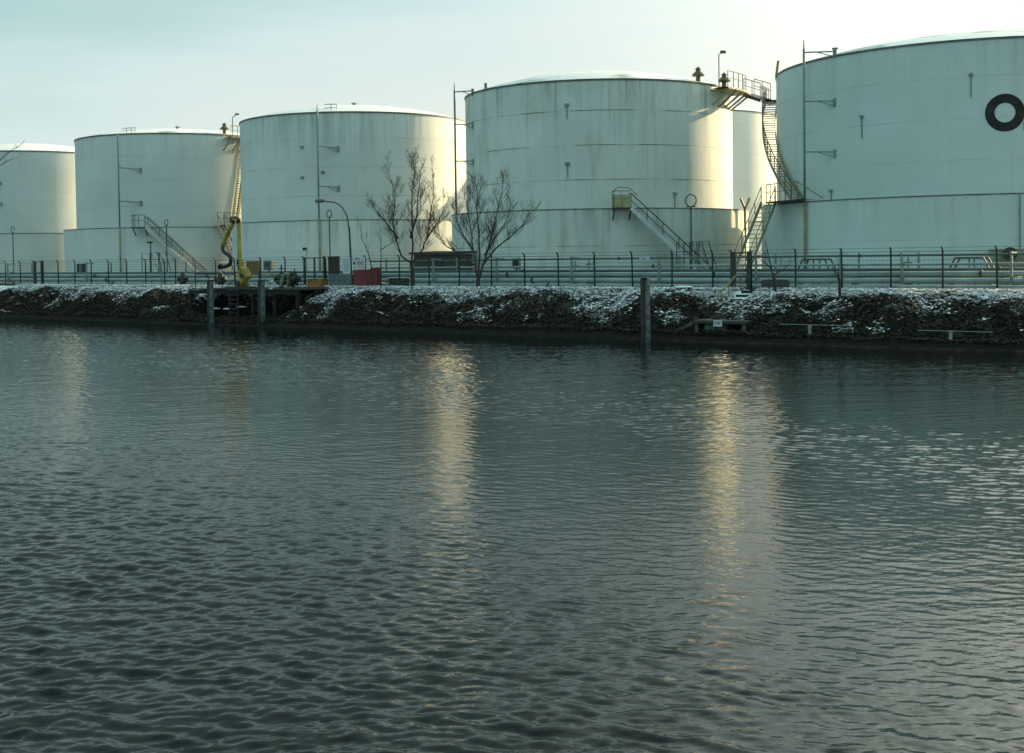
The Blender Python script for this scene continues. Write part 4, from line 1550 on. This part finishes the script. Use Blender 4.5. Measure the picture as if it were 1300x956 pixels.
valve(357, 336, 59.9, 'tall black valve with a handwheel right of the switch box', 1.0)
valve(369, 344, 58.3, 'stout dark valve with a rusty middle, right of the tall black valve', .95, 'darksteel')
valve(374, 341, 60.2, 'thin-stemmed valve left of the middle gate', .8, 'darksteel')
valve(280, 347, 60.0, 'dark valve at the fence left of the loading arm riser', .9, 'darksteel', False)
valve(232, 353, 60.2, 'low dark valve in the fence shadow below the second tank stair', .8, 'darksteel', False)
for px_, py_, lab in ((730, 331, 'grey valve behind the pipes, left of the lone mooring pile'), (748, 329, 'taller grey valve behind the pipes, left of the lone mooring pile'),
                      (838, 333, 'grey valve behind the pipes, under the foot of the seamed tank stair'), (1153, 326, 'grey valve behind the tall trestle left of the right crossover rail'),
                      (1085, 340, 'low grey valve behind the pipes right of the left crossover rail')):
    valve(px_, py_, 64.4, lab, .7, 'pipe_dark')
pi_ = at(359, 362, 57.3)
t = thing('bent_pipe', 'pale bent pipe curling down beside the valves on the jetty', 'pipe', W(pi_[0], 57.3, GZ), ROT)
MB().tube([(-.15, 0, 0), (-.12, 0, .45), (.05, 0, .8), (.35, 0, .95), (.6, 0, .9)], .11, 10).build('pipe', M['galv'], t, True)
MB().tube([(-.15, 0, .02), (-.15, 0, .09)], .19, 12).build('flange', M['darksteel'], t)
lb_ = at(346, 366, 55.4)
t = thing('lifebuoy', 'pale ring-shaped lifebuoy on the jetty edge right of the middle mooring pile', 'lifebuoy', W(lb_[0], 55.32, GZ + .0), ROT)
MB().tube(arc((0, 0, .25), .25, 0, 2 * PI, 26), .075, 8, False).build('ring', M['white'], t, True)
for q in (.8, 2.36, 3.93, 5.5):
    MB().tube([(.25 * math.cos(q - .14), 0, .25 + .25 * math.sin(q - .14)), (.25 * math.cos(q + .14), 0, .25 + .25 * math.sin(q + .14))], .082, 8).build('band', M['redink'] if False else M['locker'], t)

# mooring piles
first = None
for px_, py0, py1, lab in ((268, 356, 413, 'dark steel mooring pile at the left end of the jetty'),
                           (333, 357, 414, 'steel mooring pile with a pale worn edge, right of the yellow loading arm'),
                           (820, 358, 434, 'lone steel mooring pile in the water below the seamed tank')):
    d = ray(px_, py1)
    p = EYE + d * (-EYE.z / d.z)
    nq = p.dot(SN)
    xq = p.dot(SX)
    if first is None:
        mp_ = first = thing('mooring_pile', lab, 'mooring pile', W(xq, nq, 0), ROT, 'steel mooring piles along the bank')
        h = at(px_, py0, nq)[2]
        b = MB().bbox((-.07, 0, h / 2 - .6), (.26, .34, h + 1.2), .05)
        b.build('column', M['pile'], mp_)
        MB().bbox((.13, -.02, h / 2 - .6), (.11, .30, h + 1.1), .03).build('flange', M['pile_light'], mp_)
        MB().bbox((.0, 0, h + .02), (.42, .4, .06), .015).build('cap', M['pile_light'], mp_)
    else:
        o = dup(first, W(xq, nq, 0), ROT, lab)
        o.scale = (1.05, 1.05, 1.12 * at(px_, py0, nq)[2] / h / 1.05 if px_ > 800 else 1.0)

# ------------------------------------------------------------------ bank steps, landing stage, waterside rails
x, _, _ = at(934, 388, 57)
st = thing('bank_steps', 'short dark flight of steps with snowy edges down the bank below the heavy gate', 'steps', W(x, 58.3, 0), ROT)
for i in range(6):
    zz = GZ + .04 - i * .205
    yy = -.05 - i * .47
    q = MB().bbox((-.07 * i + .1, yy, zz - .1), (.62, .50, .2), .015).build('step', M['deck'], st)
    MB().bbox((-.07 * i + .1 + random.uniform(-.1, .1), yy - .20, zz + .01), (random.uniform(.3, .5), .06, .03), .01).build('snow_edge', M['snow'], q)
hrl = thing('handrail', 'yellow handrail beside the bank steps, reaching down from the heavy gate', 'handrail', W(x - .62, 58.4, 0), ROT)
MB().tube([(.05, .25, GZ), (.05, .25, GZ + .75), (.0, -.1, GZ + .8), (-.1, -2.0, GZ - .15), (-.1, -2.0, GZ - 1.0)], .04, 8).tube([(0.0, -.1, GZ + .4), (-.1, -2.0, GZ - .55)], .025, 6).build('rail', M['ochre_rail'], hrl, True)
for i in range(1, 3):
    MB().tube([(-.04 * i, -.1 - i * .75, GZ - .45 * i - .35), (-.04 * i, -.1 - i * .75, GZ + .85 - .40 * i)], .03, 6).build('post', M['ochre_rail'], hrl)
l0, l1 = ax(886, 54, 410), ax(951, 54, 410)
zt = at(915, 407, 53.6)[2]
ls = thing('landing_stage', 'dark concrete landing stage at the waterline below the bank steps', 'landing stage', W((l0 + l1) / 2, 53.6, 0), ROT)
a = l1 - l0
MB().bbox((0, .9, zt - .09), (a, 1.9, .18), .03).build('deck', M['darksteel'], ls)
MB().bbox((-a * .1, .25, zt / 2 - .3), (a * .42, .3, zt + .38), .03).build('front_panel', M['concrete'], ls)
for k_ in (-.46, -.12, .46):
    MB().bbox((a * k_, .1, zt / 2 - .35), (.16, .16, zt + .5), .02).build('pile', M['concrete'], ls)
MB().bar((-a * .5, .0, zt - .12), (-a * .95, .3, zt * .35), .1, .16).build('ramp', M['concrete'], ls)
sg = thing('notice_plate', 'small white plate on the front of the landing stage', 'sign', W(ax(911, 53.5, 409), 53.52, zt - .28), ROT)
MB().bbox((0, 0, .14), (.46, .03, .3), .008).build('plate', M['white'], sg)
MB().box((0, -.018, .19), (.34, .006, .03)).box((-.02, -.018, .12), (.28, .006, .03)).build('lettering', M['ink'], sg)


def waterside_rail(pxs, py, lab, x_from, x_to):
    xs = [ax(p, 53.6, py) for p in pxs]
    x0, x1 = ax(x_from, 53.6, py), ax(x_to, 53.6, py)
    zt = at(pxs[0], py, 53.6)[2]
    t = thing('waterside_rail', lab, 'railing', W(xs[0], 53.6, 0), ROT, 'thin waterside rails')
    for xx in xs:
        MB().bbox((xx - xs[0], 0, zt / 2), (.13, .12, zt), .015).build('post', M['galv'], t)
    MB().tube([(x0 - xs[0], 0, zt + .02), (x1 - xs[0], 0, zt + .02)], .018, 6).build('rail', M['mast'], t)


waterside_rail([1028], 413, 'thin rail on one pale post at the waterline right of the landing stage', 990, 1080)
waterside_rail([1207], 421, 'thin rail on one pale post at the waterline near the right edge of the photo', 1165, 1260)
t = thing('plain_post', 'thin pale post on the bank foot right of the lone mooring pile', 'post', W(ax(861, 54.2, 415), 54.2, .3), ROT)
MB().tube([(0, 0, 0), (0, 0, .95)], .05, 8).build('pole', M['galv'], t)
MB().lathe([(.07, 0), (.07, .04), (.001, .06)], 8, (0, 0, .95)).build('cap', M['galv'], t)


# ------------------------------------------------------------------ bare trees
def tree(name, lab, x, n_, limbs, trunk, seed, twig_len=1.0, density=1.0, trunk_r=.14, group=None, z0=None):
    """limbs: polylines in metres (x right, z up) from the base; each gets depth, side branches and twigs"""
    g = random.Random(seed)
    t = thing(name, lab, 'tree', W(x, n_, GZ - .1 if z0 is None else z0), ROT, group)
    tb = MB()
    tr = [Vector((p[0], 0, p[1])) for p in trunk]
    tb.tube([tr[0] - Vector((0, 0, .2))] + tr, [trunk_r * 1.35] + [trunk_r * (1.15 - .3 * i / len(tr)) for i in range(len(tr))], 9)
    tb.build('trunk', M['bark'], t, True)
    cb = MB()

    def grow(p, d, length, r, level):
        nseg = 4 if level < 2 else 3
        pts = [p.copy()]
        q = p.copy()
        dd = d.copy()
        for i in range(nseg):
            dd = (dd + Vector((g.uniform(-.16, .16), g.uniform(-.16, .16), g.uniform(-.02, .16)))).normalized()
            q = q + dd * (length / nseg)
            pts.append(q.copy())
        cb.tube(pts, [max(r * (1 - .7 * i / nseg), .0045) for i in range(nseg + 1)], 5 if level < 2 else 3, False)
        if level >= 3 or length < .22:
            return
        kids = max(2, round({1: 4.5, 2: 2.6}[level] * density * min(1.3, length + .25)))
        for i in range(kids):
            u = g.uniform(.2, .98)
            k_ = min(int(u * nseg), nseg - 1)
            b = pts[k_].lerp(pts[k_ + 1], u * nseg - k_)
            ld = (pts[k_ + 1] - pts[k_]).normalized()
            az = g.uniform(0, 2 * PI)
            side = Vector((math.cos(az), math.sin(az) * .8, g.uniform(-.15, .25)))
            nd = (ld * 1.0 + side * g.uniform(.45, .95) + Vector((0, 0, .12))).normalized()
            grow(b, nd, length * g.uniform(.4, .75) * (1.1 - .5 * u), max(r * .5, .0055), level + 1)

    for li, lm_ in enumerate(limbs):
        dy = g.uniform(-.35, .35)
        pts = [Vector((p[0], dy * max(0, i) * .55 * (1 if i else 0), p[1])) for i, p in enumerate(lm_)]
        # smooth resample
        sm_ = []
        for i in range(len(pts) - 1):
            for j in range(4):
                sm_.append(pts[i].lerp(pts[i + 1], j / 4) + Vector((g.uniform(-.03, .03), g.uniform(-.03, .03), 0)))
        sm_.append(pts[-1])
        r0 = trunk_r * (.52 if len(limbs) > 2 else .8)
        nS = len(sm_)
        cb.tube(sm_, [max(r0 * (1 - .9 * i / (nS - 1)), .01) for i in range(nS)], 7, False)
        total = sum((b - a).length for a, b in zip(sm_[:-1], sm_[1:]))
        nb = max(3, round(total * 2.3 * density))
        for i in range(nb):
            u = .16 + .84 * (i + g.random()) / nb
            u = min(u, .999)
            k_ = int(u * (nS - 1))
            b = sm_[k_].lerp(sm_[k_ + 1], u * (nS - 1) - k_)
            ld = (sm_[k_ + 1] - sm_[k_]).normalized()
            az = g.uniform(0, 2 * PI)
            side = Vector((math.cos(az), math.sin(az), g.uniform(-.1, .25)))
            nd = (ld * .95 + side * g.uniform(.5, .95) + Vector((0, 0, .12))).normalized()
            ln = twig_len * g.uniform(.6, 1.6) * (1.05 - .5 * u)
            grow(b, nd, ln, max(r0 * (1 - .85 * u) * .34, .011), 1)
    cb.build('crown', M['twig'], t)
    return t


def mpp(px, n_):
    """metres per photo pixel at inland distance n_"""
    a = W(*at(px, 340, n_))
    return (a - EYE).dot(CF) / FOC


k_ = mpp(524, 58.6)


def T(pts, bx_, by_, k_):
    d = ray(bx_, by_)
    rv = Vector((d.y, -d.x, 0)).normalized()
    fac = 1 / rv.dot(SX)                         # the shore axis is seen foreshortened
    return [((p[0] - bx_) * k_ * fac, (by_ - p[1]) * k_) for p in pts]


B = (524, 366)
tree('bare_tree', 'tall bare tree with upright limbs left of the tall thin standpipe', ax(524, 58.6, 366), 58.6,
     [T([(523, 332), (511, 322), (506, 300), (504, 280), (508, 255), (507, 232), (502, 205)], *B, k_),
      T([(506, 300), (492, 282), (481, 268), (470, 255)], *B, k_),
      T([(523, 330), (523, 305), (521, 270), (520, 240), (522, 215), (519, 197)], *B, k_),
      T([(524, 332), (535, 318), (543, 300), (547, 270), (551, 245), (550, 215)], *B, k_),
      T([(522, 300), (529, 270), (531, 235), (534, 205)], *B, k_),
      T([(543, 300), (556, 280), (566, 255)], *B, k_)],
     T([(524, 366), (524, 348), (523, 331)], *B, k_), 3, 1.1, 1.6, .125, 'bare trees on the bank')
k_ = mpp(607, 58.6)
B = (608, 367)
tree('bare_tree', 'bare tree with a wide fan-shaped crown in front of the seamed tank', ax(608, 58.6, 366), 58.6,
     [T([(606, 356), (603, 330), (599, 305), (596, 280), (590, 255), (585, 238)], *B, k_),
      T([(607, 352), (611, 320), (612, 290), (612, 262), (615, 240), (612, 224)], *B, k_),
      T([(608, 352), (615, 325), (622, 295), (627, 265), (631, 240), (630, 222)], *B, k_),
      T([(613, 335), (627, 315), (645, 300), (660, 285), (668, 268)], *B, k_),
      T([(616, 322), (630, 300), (643, 280), (650, 258)], *B, k_),
      T([(603, 335), (590, 322), (572, 310), (560, 290), (556, 278)], *B, k_),
      T([(601, 315), (588, 298), (577, 275), (571, 255)], *B, k_)],
     T([(607, 367), (607, 360), (607, 351)], *B, k_), 5, 1.1, 1.5, .12, 'bare trees on the bank')
k_ = mpp(472, 58.6)
B = (471, 366)
tree('sapling', 'thin bare sapling right behind the red cabinet, leaning left', ax(472, 58.4, 366), 58.4,
     [T([(472, 340), (469, 320), (463, 300), (459, 272)], *B, k_)], T([(472, 366), (472, 350), (471, 338)], *B, k_), 8, .7, .55, .05, 'bare saplings on the bank')
B = (484, 366)
tree('sapling', 'thin bare sapling between the red cabinet and the left bare tree', ax(484, 58.4, 366), 58.4,
     [T([(484, 335), (485, 310), (484, 290), (482, 272)], *B, k_), T([(485, 315), (495, 308), (504, 300)], *B, k_)], T([(484, 366), (484, 350), (484, 334)], *B, k_), 9, .7, .6, .04, 'bare saplings on the bank')
k_ = mpp(983, 57.8)
B = (983, 380)
tree('sapling', 'small bare tree with a crooked stem in front of the dark planter', ax(983, 57.8, 378), 57.8,
     [T([(982, 350), (978, 335), (975, 320), (973, 306)], *B, k_), T([(982, 350), (992, 344), (1000, 336)], *B, k_), T([(980, 342), (972, 334), (965, 326)], *B, k_)],
     T([(983, 380), (984, 365), (982, 349)], *B, k_), 12, .55, .8, .085, 'bare saplings on the bank', 1.95)
k_ = mpp(1067, 57.6)
B = (1067, 386)
tree('sapling', 'short bare sapling at the fence right of the trapezoid crossover rail', ax(1067, 57.6, 384), 57.6,
     [T([(1066, 362), (1066, 350), (1067, 336)], *B, k_), T([(1066, 360), (1060, 350), (1056, 342)], *B, k_)],
     T([(1067, 386), (1066, 372), (1066, 360)], *B, k_), 13, .45, .7, .07, 'bare saplings on the bank', 1.85)
# tree just outside the left edge whose branch tips reach into the frame
k_ = mpp(-40, 57.5)
B = (-48, 372)
tree('bare_tree', 'bare tree beyond the left edge whose branch tips reach into the photo', ax(-48, 57.5, 366), 57.5,
     [T([(-48, 320), (-44, 280), (-40, 250), (-34, 215)], *B, k_),
      T([(-44, 285), (-30, 250), (-12, 225), (0, 209), (10, 202), (17, 197)], *B, k_),
      T([(-30, 250), (-14, 228), (2, 217), (11, 214)], *B, k_),
      T([(-46, 300), (-60, 270), (-72, 240), (-80, 215)], *B, k_)],
     T([(-48, 372), (-48, 345), (-48, 318)], *B, k_), 17, .8, .5, .12, 'bare trees on the bank')
